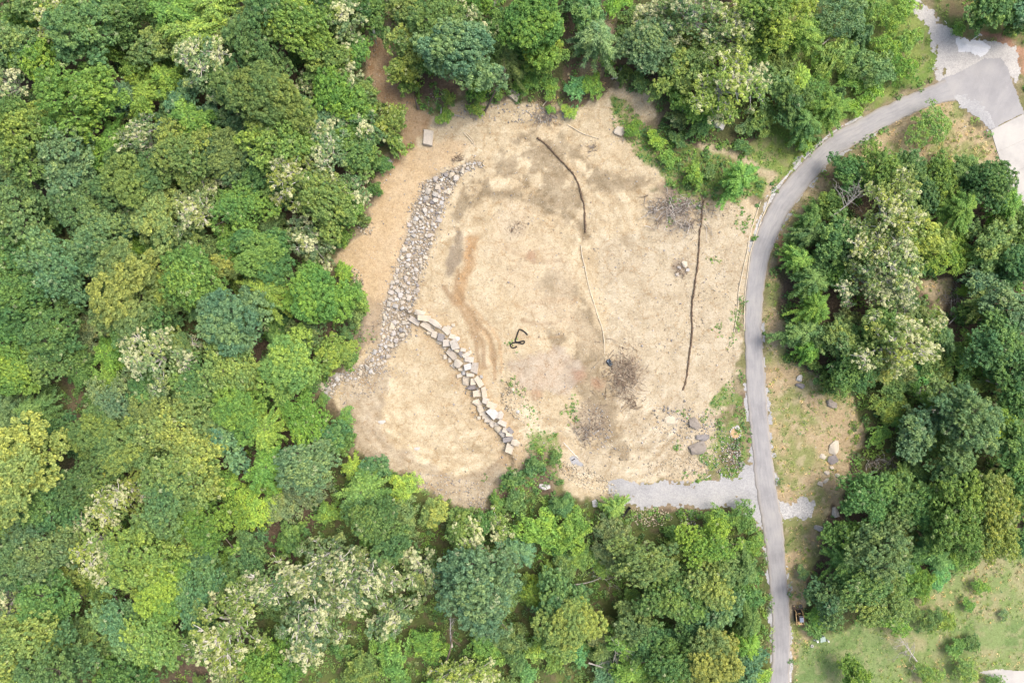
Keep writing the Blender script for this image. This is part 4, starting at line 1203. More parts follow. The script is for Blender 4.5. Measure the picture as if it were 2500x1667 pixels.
tube_thing('peeled_log', TP(2, [(855, 903), (890, 935), (915, 970), (922, 990)]), 0.08, M['pale_wood'], 'thinner peeled stick lying against the forked log', 'log', 0.02, seed=9)
tube_thing('drain_pipe', [(1288, 818), (1283, 812), (1276, 807), (1268, 804), (1265, 810), (1261, 822), (1258, 831), (1262, 835), (1271, 834), (1278, 832), (1281, 835), (1277, 839), (1270, 838), (1260, 836), (1252, 837), (1247, 841), (1247, 846), (1252, 849), (1258, 848), (1262, 845)], 0.14, M['black_plastic'], 'looped black corrugated drain pipe lying on the dirt', 'pipe', 0.0, 0.25, seed=10, zamp=0.0)
tube_thing('plastic_pipe', [(1538, 1237), (1520, 1259)], 0.26, M['black_plastic'], 'short fat black pipe section at the end of the gravel driveway', 'pipe', 0.0, 0.5, seed=11, zamp=0.0, n=14)
tube_thing('white_pole', [(1376, 1080), (1414, 1121)], 0.06, M['white_paint'], 'white pole lying on the dirt above the rubble', 'pole', 0.0, 1.0, seed=12, zamp=0.0)
tube_thing('plastic_pipe', [(1395, 1124), (1404, 1119)], 0.10, M['black_plastic'], 'tiny black pipe stub beside the white pole', 'pipe', 0.0, 0.5, seed=13, zamp=0.0)
patch('gravel_patch', flats([(1386, 1108), (1400, 1112), (1410, 1124), (1430, 1130), (1424, 1138), (1410, 1134), (1394, 1130)]), M['gravel'], 0.10, label='small grey gravel patch under the pipe stub', ragged=0.3)['category'] = 'gravel'

def drain_inlet():
    p0 = P(1521, 1215.5)
    root = empty('drain_inlet', p0, 'square rusty drain inlet with white rim at the driveway end', 'drain inlet')
    root.rotation_euler = (0, 0, math.radians(20))
    M_r = MB()
    for c, d in (((0, 0.47, 0.2), (1.06, 0.13, 0.5)), ((0, -0.47, 0.2), (1.06, 0.13, 0.5)), ((0.47, 0, 0.2), (0.13, 0.80, 0.5)), ((-0.47, 0, 0.2), (0.13, 0.80, 0.5))): M_r.box(c, d)
    M_r.build('rim', M['pale_wood'], root, bevel=0.015)
    MB().box((0, 0, 0.06), (0.81, 0.81, 0.1)).build('rusty_floor', M['rust'], root)
    for k in range(5):
        MB().box((-0.3 + 0.15 * k, 0, 0.22), (0.05, 0.81, 0.05)).build('grate_bar', M['rust'], root)
drain_inlet()

def tarp_bundle():
    p0 = P(1488, 885)
    r = np.random.default_rng(5)
    bm = bmesh.new()
    bmesh.ops.create_icosphere(bm, subdivisions=3, radius=1.0)
    for v in bm.verts:
        x, y, z = v.co
        k = 1 + 0.10 * math.sin(7 * x + 3 * y) + 0.08 * math.sin(11 * y - 5 * z)
        e = 0.55
        v.co = Vector((math.copysign(abs(x) ** e, x) * 0.48 * k, math.copysign(abs(y) ** e, y) * 0.72 * k, max(z, -0.3) * 0.38 * k + 0.12))
    me = bpy.data.meshes.new('tarp')
    bm.to_mesh(me)
    bm.free()
    me.materials.append(M['tarp'])
    root = empty('tarp_bundle', p0, 'bundled dark blue grey tarp at the corner of the brush pile', 'tarp')
    mobj('tarp', me, root, (0, 0, 0), (0, 0, math.radians(35)))
    for y in (-0.15, 0.22):
        MB().tube([(0.55 * math.cos(t), y, 0.12 + 0.42 * math.sin(t)) for t in np.linspace(0, math.pi, 10)], 0.03, 5).build('strap', M['black_plastic'], root, rot=(0, 0, math.radians(35)))
    MB().box((-0.05, 0.42, 0.45), (0.4, 0.3, 0.05), 0.1).build('pale_flap', M['blue_grey'], root, rot=(0, 0, math.radians(35)), bevel=0.02)
tarp_bundle()

def sticks_mesh(name, n, rx, ry, hz, lens, rads, cols, seed, along=None):
    r = np.random.default_rng(seed)
    Vs, Fs, Cs, off = [], [], [], 0
    sub = [(r.normal(0, 0.42), r.normal(0, 0.42), r.uniform(0.45, 1.1)) for _ in range(8)]
    for i in range(n):
        k = r.integers(len(sub))
        a, q = r.uniform(0, 6.28), min(1.6, abs(r.normal(0, 0.55)))
        sx, sy, sr = sub[k]
        c = np.array([rx * (sx + sr * q * math.cos(a)), ry * (sy + sr * q * math.sin(a)), hz * sr * math.exp(-1.5 * q * q) * r.uniform(0.1, 1.2) + 0.03])
        L = lens[0] + (lens[1] - lens[0]) * r.random() ** 2
        az, el = r.uniform(0, 6.28), r.normal(0, 0.22)
        d = np.array([math.cos(az) * math.cos(el), math.sin(az) * math.cos(el), math.sin(el)])
        bend = r.normal(0, 0.12, 3) * L
        R = r.uniform(*rads)
        pts = [c - d * L / 2, c + bend * 0.5, c + d * L / 2]
        mb = MB().tube([Vector(p) for p in pts], [R, R * 0.8, R * 0.4], 4, False)
        v = np.array(mb.v)
        v[:, 2] = np.maximum(v[:, 2], 0.0)
        Vs.append(v)
        Fs.append(np.array(mb.f) + off)
        Cs.append(np.repeat((np.array(cols[r.integers(len(cols))]) * r.uniform(0.7, 1.2))[None, :], len(v), 0))
        off += len(v)
    return np_mesh(name, np.vstack(Vs), np.vstack(Fs), M['stick'], False, {'pc': np.vstack(Cs)})
BROWN = [(0.27, 0.20, 0.14), (0.38, 0.30, 0.21), (0.17, 0.12, 0.09), (0.48, 0.40, 0.30), (0.24, 0.18, 0.13)]
GREY = [(0.36, 0.33, 0.29), (0.46, 0.43, 0.38), (0.26, 0.23, 0.20), (0.20, 0.16, 0.13), (0.30, 0.24, 0.18)]
for (px, py, n, rx, ry, hz, lens, rads, cols, seed, lab) in (
        (1530, 922, 820, 4.8, 6.4, 0.5, (0.3, 2.8), (0.02, 0.06), BROWN + [(0.56, 0.48, 0.37), (0.44, 0.36, 0.27)], 1, 'brown brush pile of cut branches in the middle of the clearing'),
        (1545, 985, 110, 3.2, 1.8, 0.25, (0.3, 1.4), (0.02, 0.05), BROWN, 2, 'loose twigs strewn below the brown brush pile'),
        (1640, 508, 620, 3.8, 3.2, 0.5, (0.4, 3.0), (0.025, 0.07), GREY + [(0.58, 0.55, 0.50), (0.50, 0.45, 0.40)], 3, 'grey brush heap of bleached branches at the top of the long dark log'),
        (1662, 657, 90, 1.7, 2.0, 0.3, (0.3, 1.3), (0.02, 0.05), BROWN, 4, 'twigs tangled in the rubble heap by the right dark log'),
        (1443, 1038, 420, 3.4, 4.6, 0.35, (0.3, 1.8), (0.02, 0.05), GREY + BROWN, 5, 'grey twig litter heap above the gravel driveway'),
        (1262, 565, 110, 2.6, 2.6, 0.2, (0.2, 1.0), (0.02, 0.05), BROWN, 6, 'scattered dark twigs and clods at the centre of the clearing'),
        (1122, 385, 70, 1.4, 0.9, 0.2, (0.3, 1.2), (0.02, 0.06), BROWN, 7, 'dark root clump at the top end of the rip-rap drain'),
        (905, 790, 260, 2.6, 4.0, 0.15, (0.2, 1.2), (0.015, 0.04), GREY, 8, 'grey twig litter between the woods and the drain'),
        (1445, 360, 60, 1.4, 1.0, 0.2, (0.3, 1.2), (0.02, 0.05), GREY, 9, 'small grey twig clump right of the curved dark log'),
        (1340, 285, 130, 4.0, 2.0, 0.6, (0.5, 2.8), (0.02, 0.07), GREY, 10, 'grey branch tangle at the top edge of the clearing'),
        (2160, 1150, 130, 2.6, 2.6, 0.8, (0.8, 3.4), (0.03, 0.08), GREY, 11, 'bleached branch heap at the edge of the right woods'),
        (2330, 730, 120, 2.2, 3.0, 0.8, (0.8, 3.4), (0.03, 0.07), GREY, 12, 'bleached branch heap beside the tan grass gap, right woods'),
        (60, 1110, 160, 3.2, 3.0, 1.0, (0.6, 3.0), (0.02, 0.05), GREY, 13, 'grey brush heap at the left edge of the lower left woods')):
    p = P(px, py)
    root = empty('brush_pile', p, lab, 'brush pile', 'brush piles')
    o = mobj('sticks', sticks_mesh('sticks', n, rx, ry, hz, lens, rads, cols, seed), root)
    o['kind'] = 'stuff'

# ------------------------------------------------------------------ track loader by the road
def track_loader():
    p0 = P(1946.5, 1500)
    root = empty('track_loader', p0, 'small tan and black track loader parked beside the lower road', 'loader')
    root.rotation_euler = (0, 0, math.radians(3))
    for s in (-1, 1):
        tr = MB()
        prof = [(-1.15, 0.30), (-1.0, 0.08), (-0.7, 0.0), (0.7, 0.0), (1.0, 0.10), (1.15, 0.34), (0.95, 0.60), (-0.95, 0.62)]
        n = len(prof)
        x0, x1 = s * 0.58 - 0.16, s * 0.58 + 0.16
        tr.add([(x0, y, z) for y, z in prof] + [(x1, y, z) for y, z in prof], [tuple(range(n)), tuple(range(2 * n - 1, n - 1, -1))] + [(i, (i + 1) % n, (i + 1) % n + n, i + n) for i in range(n)])
        t = tr.build('track', M['rubber'], root)
        for k in range(12):
            MB().box((s * 0.58, -0.95 + k * 0.17, 0.64), (0.34, 0.06, 0.05)).build('track_lug', M['rubber'], t)
        arm = MB()
        arm.box((s * 0.70, -0.35, 1.22), (0.13, 2.2, 0.22), rx=-0.10)
        arm.box((s * 0.70, -1.30, 0.95), (0.15, 0.20, 0.85))
        arm.box((s * 0.62, 1.05, 0.72), (0.12, 0.22, 1.0), rx=0.35)
        arm.build('lift_arm', M['yellow'], root, bevel=0.02)
        MB().tube([(s * 0.55, -0.6, 0.8), (s * 0.60, 0.75, 0.95)], 0.045, 8).build('hydraulic_ram', M['steel_brown'], root)
    MB().box((0, -0.1, 0.62), (0.85, 2.2, 0.55)).build('chassis', M['rubber'], root, bevel=0.03)
    hood = MB().box((0, -1.02, 1.22), (1.0, 0.62, 0.62), taper=0.94).build('engine_hood', M['yellow'], root, bevel=0.05)
    MB().box((0.34, -1.0, 1.55), (0.16, 0.45, 0.03)).build('vent', M['rubber'], hood)
    MB().box((0, -1.42, 0.95), (1.05, 0.2, 0.6)).build('rear_door', M['yellow'], root, bevel=0.04)
    cab = MB().box((0, -0.05, 1.35), (0.88, 1.25, 1.15), taper=0.92).build('cab', M['cab_glass'], root, bevel=0.04)
    roof = MB().box((0.04, -0.24, 1.97), (0.80, 0.92, 0.08), taper=0.92).build('roof', M['blue_grey'], cab, bevel=0.03)
    MB().box((0.04, -0.1, 2.02), (0.45, 0.25, 0.04)).build('roof_hatch', M['blue_grey'], roof, bevel=0.01)
    for sx in (-0.41, 0.41):
        for sy in (-0.62, 0.52):
            MB().tube([(sx, sy, 0.8), (sx * 0.95, sy * 0.94, 1.95)], 0.045, 6).build('cab_post', M['yellow'], root)
    bk = MB()
    prof = [(1.25, 0.62), (1.22, 0.15), (1.40, 0.05), (2.02, 0.04), (2.02, 0.08), (1.45, 0.12), (1.32, 0.22), (1.33, 0.62)]
    n = len(prof)
    bk.add([(-0.95, y, z) for y, z in prof] + [(0.95, y, z) for y, z in prof], [tuple(range(n)), tuple(range(2 * n - 1, n - 1, -1))] + [(i, (i + 1) % n, (i + 1) % n + n, i + n) for i in range(n)])
    for s in (-1, 1):
        bk.add([(s * 0.95, 1.25, 0.62), (s * 0.95, 1.22, 0.12), (s * 0.95, 2.0, 0.06), (s * 0.91, 1.25, 0.62), (s * 0.91, 1.22, 0.12), (s * 0.91, 2.0, 0.06)], [(0, 1, 2), (5, 4, 3), (0, 2, 5, 3), (0, 3, 4, 1), (1, 4, 5, 2)])
    bk.build('bucket', M['steel_brown'], root)
    MB().box((0, 1.12, 0.45), (0.8, 0.12, 0.45)).build('quick_attach_plate', M['rubber'], root)
    MB().box((0, 0.62, 0.95), (0.6, 0.08, 0.10)).build('step_bar', M['yellow'], root)
    # tyre lying in the bucket
    ty = MB()
    prof = [(0.18, 0.0), (0.33, 0.0), (0.38, 0.07), (0.38, 0.17), (0.33, 0.24), (0.18, 0.24), (0.18, 0.0)]
    ty.lathe(prof, (0, 0, 0), 20)
    wp = root.matrix_basis @ Vector((0.62, 1.72, 0.11))
    o = ty.build('tyre', mat_simple('dusty_rubber', (0.20, 0.19, 0.18), 0.9, 0.4, 6.0), None, True, loc=wp)
    setp(o, 'old grey tyre lying in the loader bucket', 'tyre')
track_loader()

def utility_box():
    p0 = P(2003.5, 1555)
    root = empty('utility_box', p0, 'pale green utility transformer box on the corner of the lawn', 'utility box')
    root.rotation_euler = (0, 0, math.radians(14))
    MB().box((0, 0, 0.04), (1.25, 1.15, 0.12)).build('pad', M['concrete'], root)
    MB().box((0, 0, 0.50), (1.0, 0.9, 0.8)).build('cabinet', M['box_green'], root, bevel=0.03)
    MB().box((0, -0.05, 0.93), (1.08, 0.98, 0.06), rx=0.05).build('lid', M['box_green'], root, bevel=0.015)
    MB().box((0.28, -0.47, 0.5), (0.05, 0.03, 0.2)).build('handle', M['rubber'], root)
    for (px, py, w, lab, rz) in ((1992, 1561, 0.55, 'larger white plastic pedestal left of the utility box', 20), (1987.5, 1561.5, 0.3, 'small white board lying left of the utility box', 60), (2019, 1561, 0.38, 'white plastic pedestal right of the utility box', 25)):
        q = P(px, py)
        b = empty('pedestal', q, lab, 'pedestal')
        b.rotation_euler = (0, 0, math.radians(rz))
        hh = 0.75 if w > 0.3 else 0.08
        MB().box((0, 0, hh / 2), (w * 0.6, w, hh), taper=0.92).build('post', M['white_paint'], b, bevel=0.02)
        MB().box((0, 0, hh + 0.03), (w * 0.68, w * 1.08, 0.06), taper=0.8).build('cap', M['white_paint'], b)
    q = P(1982.5, 1576)
    t = MB().lathe([(0.12, 0.0), (0.30, 0.0), (0.33, 0.06), (0.30, 0.12), (0.14, 0.13), (0.12, 0.0)], (0, 0, 0), 18).build('valve_ring', M['concrete'], None, True, loc=q)
    setp(t, 'round grey valve cover ring on the lawn below the utility box', 'valve cover')
utility_box()

def sign_post():
    for (px, py, hgt, lab, head) in ((2376, 96, 1.9, 'white sign post standing behind the white gravel heap', True), (2351, 312, 0.7, 'short white survey stake on the dry grass inside the road bend', False)):
        root = empty('sign_post', P(px, py), lab, 'post')
        MB().box((0, 0, hgt / 2), (0.12, 0.12, hgt)).build('post', M['white_paint'], root, bevel=0.01)
        if head:
            MB().box((0.0, 0.0, hgt + 0.02), (0.75, 0.10, 0.30), rz=-0.6).build('sign_panel', M['concrete'], root, bevel=0.01)
        else:
            MB().box((0.0, 0.0, hgt + 0.02), (0.2, 0.06, 0.06)).build('cap', M['white_paint'], root)
sign_post()
MBplank = MB().tube([(0, 0, 0.08), (0.85, 0.62, 0.10)], 0.07, 4)
setp(MBplank.build('plank', M['white_paint'], None, loc=P(1725, 1166)), 'short white plank on the lip above the gravel driveway', 'plank')
MB2 = MB().box((0, 0, 0.04), (1.7, 0.06, 0.07)).box((0, 0.45, 0.04), (1.7, 0.06, 0.07)).box((-0.8, 0.22, 0.09), (0.07, 0.5, 0.05)).box((0.0, 0.22, 0.09), (0.07, 0.5, 0.05)).box((0.8, 0.22, 0.09), (0.07, 0.5, 0.05))
setp(MB2.build('wooden_rack', M['pale_wood'], None, loc=P(1222, 900), rot=(0, 0, -0.15)), 'small pale wooden frame on the dirt right of the boulder wall', 'wooden frame')

# ------------------------------------------------------------------ trees
LEAFK = 1.5
PAL = {'md': (0.115, 0.180, 0.055), 'dk': (0.10, 0.165, 0.052), 'br': (0.155, 0.245, 0.045), 'li': (0.25, 0.32, 0.055), 'ye': (0.235, 0.265, 0.07),
       'go': (0.27, 0.275, 0.07), 'ol': (0.16, 0.195, 0.065), 'bl': (0.145, 0.22, 0.12), 'db': (0.115, 0.185, 0.088), 'gr': (0.155, 0.205, 0.095),
       'pa': (0.20, 0.225, 0.10), 'te': (0.12, 0.25, 0.09), 'bo': (0.20, 0.19, 0.09), 'or': (0.24, 0.20, 0.07), 'yb': (0.20, 0.26, 0.055)}
_g = np.array((0.130, 0.212, 0.066))
PAL = {k: tuple((np.array(v) * 0.68 + _g * 0.32) * np.array([0.90, 1.0, 1.08])) for k, v in PAL.items()}
CW = {'md': 'mid green', 'dk': 'dark green', 'br': 'bright green', 'li': 'lime green', 'ye': 'yellowish green', 'go': 'golden yellow', 'ol': 'olive green', 'bl': 'blue-green',
      'db': 'dark blue-green', 'gr': 'grey-green', 'pa': 'pale cream-tufted', 'te': 'fresh green', 'bo': 'brownish olive', 'or': 'orange-tinged', 'yb': 'yellow-green'}

def quads_from(c, nrm, la, lb, r, axis=None):
    """diamond leaves; returns V (4n,3), F (n,4)"""
    n = len(c)
    nrm = nrm / (np.linalg.norm(nrm, axis=1)[:, None] + 1e-9)
    ref = r.normal(size=(n, 3)) if axis is None else axis
    a = ref - nrm * (ref * nrm).sum(1)[:, None]
    a /= np.linalg.norm(a, axis=1)[:, None] + 1e-9
    b = np.cross(nrm, a)
    a, b = a * la[:, None], b * lb[:, None]
    fold = nrm * (lb * 0.35)[:, None]
    V = np.stack([c - a, c + b + fold, c + a, c - b + fold], 1).reshape(-1, 3)
    Fq = np.arange(4 * n).reshape(n, 4)
    return V, Fq

def crown_data(kind, R, seed):
    r = np.random.default_rng(seed)
    ph = r.uniform(0, 6.28, 4)
    def outline(t): return 1 + 0.17 * np.sin(2 * t + ph[0]) + 0.15 * np.sin(3 * t + ph[1]) + 0.12 * np.sin(5 * t + ph[2])
    Hc = {'b': 0.62, 'o': 0.66, 'p': 0.62, 's': 0.55, 'n': 0.8, 'f': 0.6, 'c': 1.5}[kind] * R
    C, NR, LA, LB, TV, PLE, AX = [], [], [], [], [], [], []
    branches = []                                  # (points list, r0, r1) relative to crown centre
    def leaves(c, n, tr, nv, la, lb, tv, pale=0.0, flat=0.75, up=0.7, jit=0.55):
        d = r.normal(size=(n, 3))
        d /= np.linalg.norm(d, axis=1)[:, None]
        d[:, 2] = np.where(d[:, 2] < -0.25, -d[:, 2], d[:, 2])
        rad = tr * r.uniform(0.72, 1.08, n)
        p = c + d * rad[:, None] * np.array([1, 1, flat])
        C.append(p)
        NR.append(d * 0.7 + np.array([0, 0, up]) + r.normal(0, jit, (n, 3)))
        LA.append(la * r.uniform(0.7, 1.3, n))
        LB.append(lb * r.uniform(0.7, 1.3, n))
        TV.append(np.clip(tv + r.normal(0, 0.05, n), 0, 1))
        PLE.append(np.full(n, pale))
        AX.append(r.normal(size=(n, 3)))
    if kind in 'bop':
        nl = {'b': int(9 + R * 1.3), 'o': int(9 + R * 1.5), 'p': int(8 + R * 1.5)}[kind]
        lr0 = {'b': 0.40, 'o': 0.36, 'p': 0.30}[kind] * R
        golden = 2.39996
        for i in range(nl):
            q = math.sqrt((i + 0.35) / nl) * (0.84 if kind == 'b' else 0.95)
            t = i * golden + r.normal(0, 0.25)
            o = float(outline(np.array(t)))
            lx, ly = R * q * o * math.cos(t), R * q * o * math.sin(t)
            lz = Hc * math.sqrt(max(0.02, 1 - q * q)) * r.uniform(0.70, 1.1) - 0.35 * Hc * (q > 0.7)
            if i % 4 == 3 and q > 0.55: lz -= Hc * r.uniform(0.4, 0.8)
            lc = np.array([lx, ly, lz])
            lr = lr0 * r.uniform(0.5, 1.2)
            branches.append(([(0, 0, -Hc * 0.9), (lx * 0.45, ly * 0.45, lz * 0.35 - Hc * 0.25), (lx, ly, lz)], 0.05 * R, 0.012 * R))
            tr = {'b': 0.37, 'o': 0.33, 'p': 0.33}[kind] * (0.75 + 0.1 * R / 3) 
            ntf = int({'b': 3.6, 'o': 3.3, 'p': 2.3}[kind] * (lr / tr) ** 2 * 0.55) + 3
            lv = r.uniform(0.12, 0.88)
            lobe_pale = kind == 'p' and r.random() < 0.42
            for j in range(ntf):
                d = r.normal(size=3)
                d /= np.linalg.norm(d)
                if d[2] < -0.15: d[2] = -d[2]
                k = r.uniform(0.7, 1.15) if kind == 'b' else r.uniform(0.5, 1.38)
                tc = lc + d * lr * k * np.array([1, 1, 0.72])
                pale = 0.0
                if kind == 'p' and (lobe_pale and r.random() < 0.55 or r.random() < 0.08): pale = r.uniform(0.55, 1.0)
                if kind == 'o' and r.random() < 0.02: pale = r.uniform(0.2, 0.5)
                if (kind == 'p' and j % 2 == 0) or (kind == 'o' and j % 6 == 0):
                    branches.append(([tuple(lc * 0.92), tuple((lc + tc) / 2 + r.normal(0, 0.1, 3)), tuple(tc)], (0.026 if kind == 'p' else 0.013) * R ** 0.6, (0.011 if kind == 'p' else 0.005) * R ** 0.6))
                nn = int({'b': 24, 'o': 19, 'p': 17}[kind] * (tr / 0.34) ** 1.6)
                leaves(tc, nn, tr * r.uniform(0.8, 1.25), None, 0.175, 0.115, np.clip(lv + r.normal(0, 0.17), 0, 1), pale, 0.7)
        # inner shade foliage so that the crown is not see-through everywhere
        ni = int(30 * R * R * (0.4 if kind == 'p' else 1.0))
        q, t = np.sqrt(r.random(ni)) * 0.8, r.uniform(0, 6.28, ni)
        z = Hc * np.sqrt(1 - q * q) * r.uniform(-0.2, 0.75, ni)
        C.append(np.stack([R * q * np.cos(t), R * q * np.sin(t), z], -1))
        NR.append(np.array([0, 0, 1.0]) + r.normal(0, 0.5, (ni, 3)))
        LA.append(0.30 * r.uniform(0.7, 1.3, ni)); LB.append(0.20 * r.uniform(0.7, 1.3, ni))
        TV.append(r.uniform(0.2, 0.6, ni)); PLE.append(np.zeros(ni)); AX.append(r.normal(size=(ni, 3)))
    elif kind in 'sn':
        nb = int((26 if kind == 's' else 34) + R * 9)
        for i in range(nb):
            t = i * 2.39996 + r.normal(0, 0.2)
            lev = ((i + 0.5) / nb)
            L = R * (0.45 + 0.6 * lev) * r.uniform(0.8, 1.12) * float(outline(np.array(t)))
            z0 = Hc * (1.0 - 1.15 * lev) if kind == 's' else Hc * (1.05 - 1.6 * lev)
            rise = r.uniform(0.05, 0.35) * L
            droop = r.uniform(0.15, 0.45) * L if kind == 's' else r.uniform(0.0, 0.25) * L
            nseg = max(5, int(L / 0.24))
            tv = r.uniform(0.2, 0.85)
            pp = []
            for k in range(nseg + 1):
                u = k / nseg
                pp.append((L * u * math.cos(t + 0.15 * u), L * u * math.sin(t + 0.15 * u), z0 + rise * math.sin(u * 2.2) - droop * u * u))
            branches.append((pp[::max(1, nseg // 3)], 0.02 * R ** 0.7, 0.006 * R ** 0.7))
            P_ = np.array(pp)
            wd = 0.42 if kind == 's' else 0.36
            for k in range(1, nseg + 1):
                u = k / nseg
                n = 7 if kind == 's' else 10
                base = P_[k] + r.normal(0, 0.10, (n, 3)) + (r.random((n, 1)) - 0.5) * (P_[k] - P_[k - 1])
                dirv = P_[k] - P_[k - 1]
                dirv = dirv / np.linalg.norm(dirv)
                side = np.array([-dirv[1], dirv[0], 0.0])
                s = np.where(np.arange(n) % 2 == 0, 1.0, -1.0)[:, None]
                w = wd * (0.35 + 0.65 * math.sin(math.pi * min(1, u * 0.75 + 0.2)))
                ax = side * s * 0.9 + dirv * 0.75 + r.normal(0, 0.28, (n, 3))
                if kind == 'n': ax = ax + np.array([0, 0, 0.4])
                ax /= np.linalg.norm(ax, axis=1)[:, None]
                C.append(base + ax * w * r.uniform(0.3, 1.0, (n, 1)))
                NR.append(np.array([0, 0, 1.0]) + r.normal(0, 0.4, (n, 3)))
                LA.append((0.27 if kind == 's' else 0.34) * r.uniform(0.7, 1.3, n)); LB.append((0.115 if kind == 's' else 0.065) * r.uniform(0.7, 1.3, n))
                TV.append(np.clip(tv + r.normal(0, 0.08, n), 0, 1)); PLE.append(np.zeros(n)); AX.append(ax)
    elif kind == 'f':
        n = int(330 * R * R)
        q, t = np.sqrt(r.random(n)), r.uniform(0, 6.28, n)
        o = outline(t)
        x, y = R * q * o * np.cos(t), R * q * o * np.sin(t)
        lump = fbm(x + seed * 9.0, y, 0.9, seed % 50, 3)
        z = Hc * np.sqrt(np.clip(1 - q * q * 0.96, 0.02, 1)) * (0.45 + 0.9 * lump) * r.uniform(0.72, 1.05, n)
        keep = (q + (lump - 0.5) * 1.7) < r.uniform(0.72, 1.02, n)
        x, y, z, lump = x[keep], y[keep], z[keep], lump[keep]
        n = len(x)
        C.append(np.stack([x, y, z], -1))
        NR.append(np.stack([x / R * 0.5, y / R * 0.5, np.ones(n)], -1) + r.normal(0, 0.6, (n, 3)))
        LA.append(0.20 * r.uniform(0.6, 1.3, n)); LB.append(0.10 * r.uniform(0.6, 1.3, n))
        TV.append(np.clip(0.5 + (vnoise(x + 7 * seed, y, 0.7, 3) - 0.5) * 0.9, 0, 1)); PLE.append(np.zeros(n)); AX.append(r.normal(size=(n, 3)) + np.stack([x, y, np.zeros(n)], -1) / R)
        for i in range(10):
            t1 = r.uniform(0, 6.28)
            e = R * r.uniform(0.4, 0.85)
            branches.append(([(0, 0, -Hc * 0.5), (e * 0.5 * math.cos(t1), e * 0.5 * math.sin(t1), Hc * 0.3), (e * math.cos(t1), e * math.sin(t1), Hc * 0.55)], 0.03, 0.01))
    elif kind == 'c':
        n = int(900 * R * R)
        u = 1 - np.sqrt(r.random(n))
        t = r.uniform(0, 6.28, n)
        rr = R * (1 - u) * (1 + 0.18 * np.sin(7 * t + 9 * u)) * r.uniform(0.75, 1.05, n)
        C.append(np.stack([rr * np.cos(t), rr * np.sin(t), Hc * (u * 1.6 - 0.8)], -1))
        NR.append(np.stack([np.cos(t), np.sin(t), np.full(n, 0.8)], -1) + r.normal(0, 0.4, (n, 3)))
        LA.append(0.20 * r.uniform(0.7, 1.3, n)); LB.append(0.085 * r.uniform(0.7, 1.3, n))
        TV.append(r.uniform(0.25, 0.75, n)); PLE.append(np.zeros(n)); AX.append(np.stack([np.cos(t), np.sin(t), np.full(n, 0.7)], -1))
        branches.append(([(0, 0, -Hc * 0.8), (0, 0, 0), (0, 0, Hc * 0.7)], 0.06, 0.01))
    C, NR, LA, LB, TV, PLE, AX = map(np.concatenate, (C, NR, LA, LB, TV, PLE, AX))
    V, Fq = quads_from(C, NR, LA, LB, r, AX)
    lf = np.stack([TV, r.random(len(TV)), PLE], -1)
    return V, Fq, np.repeat(lf, 4, 0), branches, Hc

TREE = {}
def make_kind(kind, size, R, zc, seed):
    V, Fq, lf, br, Hc = crown_data(kind, R, seed)
    V = V + np.array([0, 0, zc])
    cm = np_mesh('crown', V, Fq, M['leaf'], False, {'lf': lf})
    mb = MB()
    r0 = 0.030 * R + 0.02 * zc ** 0.8 * 0.5 + 0.02
    top = max(0.3, zc - Hc * 0.85)
    mb.tube([(0, 0, -0.6), (0, 0, 0.12), (r0 * 0.3, r0 * 0.2, top * 0.5), (0, 0, top), (0, 0, zc + Hc * 0.2)], [r0 * 1.7, r0 * 1.25, r0, r0 * 0.8, r0 * 0.25], 8)
    for pts, a, b in br:
        m = len(pts)
        mb.tube([(p[0], p[1], p[2] + zc) for p in pts], [a + (b - a) * i / (m - 1) for i in range(m)], 4, False)
    tm = mb.mesh('trunk', M['bark_pale'] if kind == 'p' else M['bark'], True)
    TREE.setdefault((kind, size), []).append((cm, tm, R, zc))
SPEC = {'b': 'LLLMMS', 'o': 'LLLLLMMMMMSS', 'p': 'LLLMMMS', 's': 'LMMSS', 'n': 'LMMS', 'f': 'LMMSS', 'c': 'S'}
DIM = {'L': (5.8, 8.8), 'M': (3.7, 5.4), 'S': (2.1, 2.3)}
_sd = 300
for kd, sizes in SPEC.items():
    for sz in sizes:
        R, zc = DIM[sz]
        if kd == 'f': zc = {'L': 3.2, 'M': 2.2, 'S': 1.1}[sz]
        if kd == 'n': zc *= 0.8
        if kd == 'c': R, zc = 1.9, 2.6
        _sd += 7
        make_kind(kd, sz, R, zc, _sd)

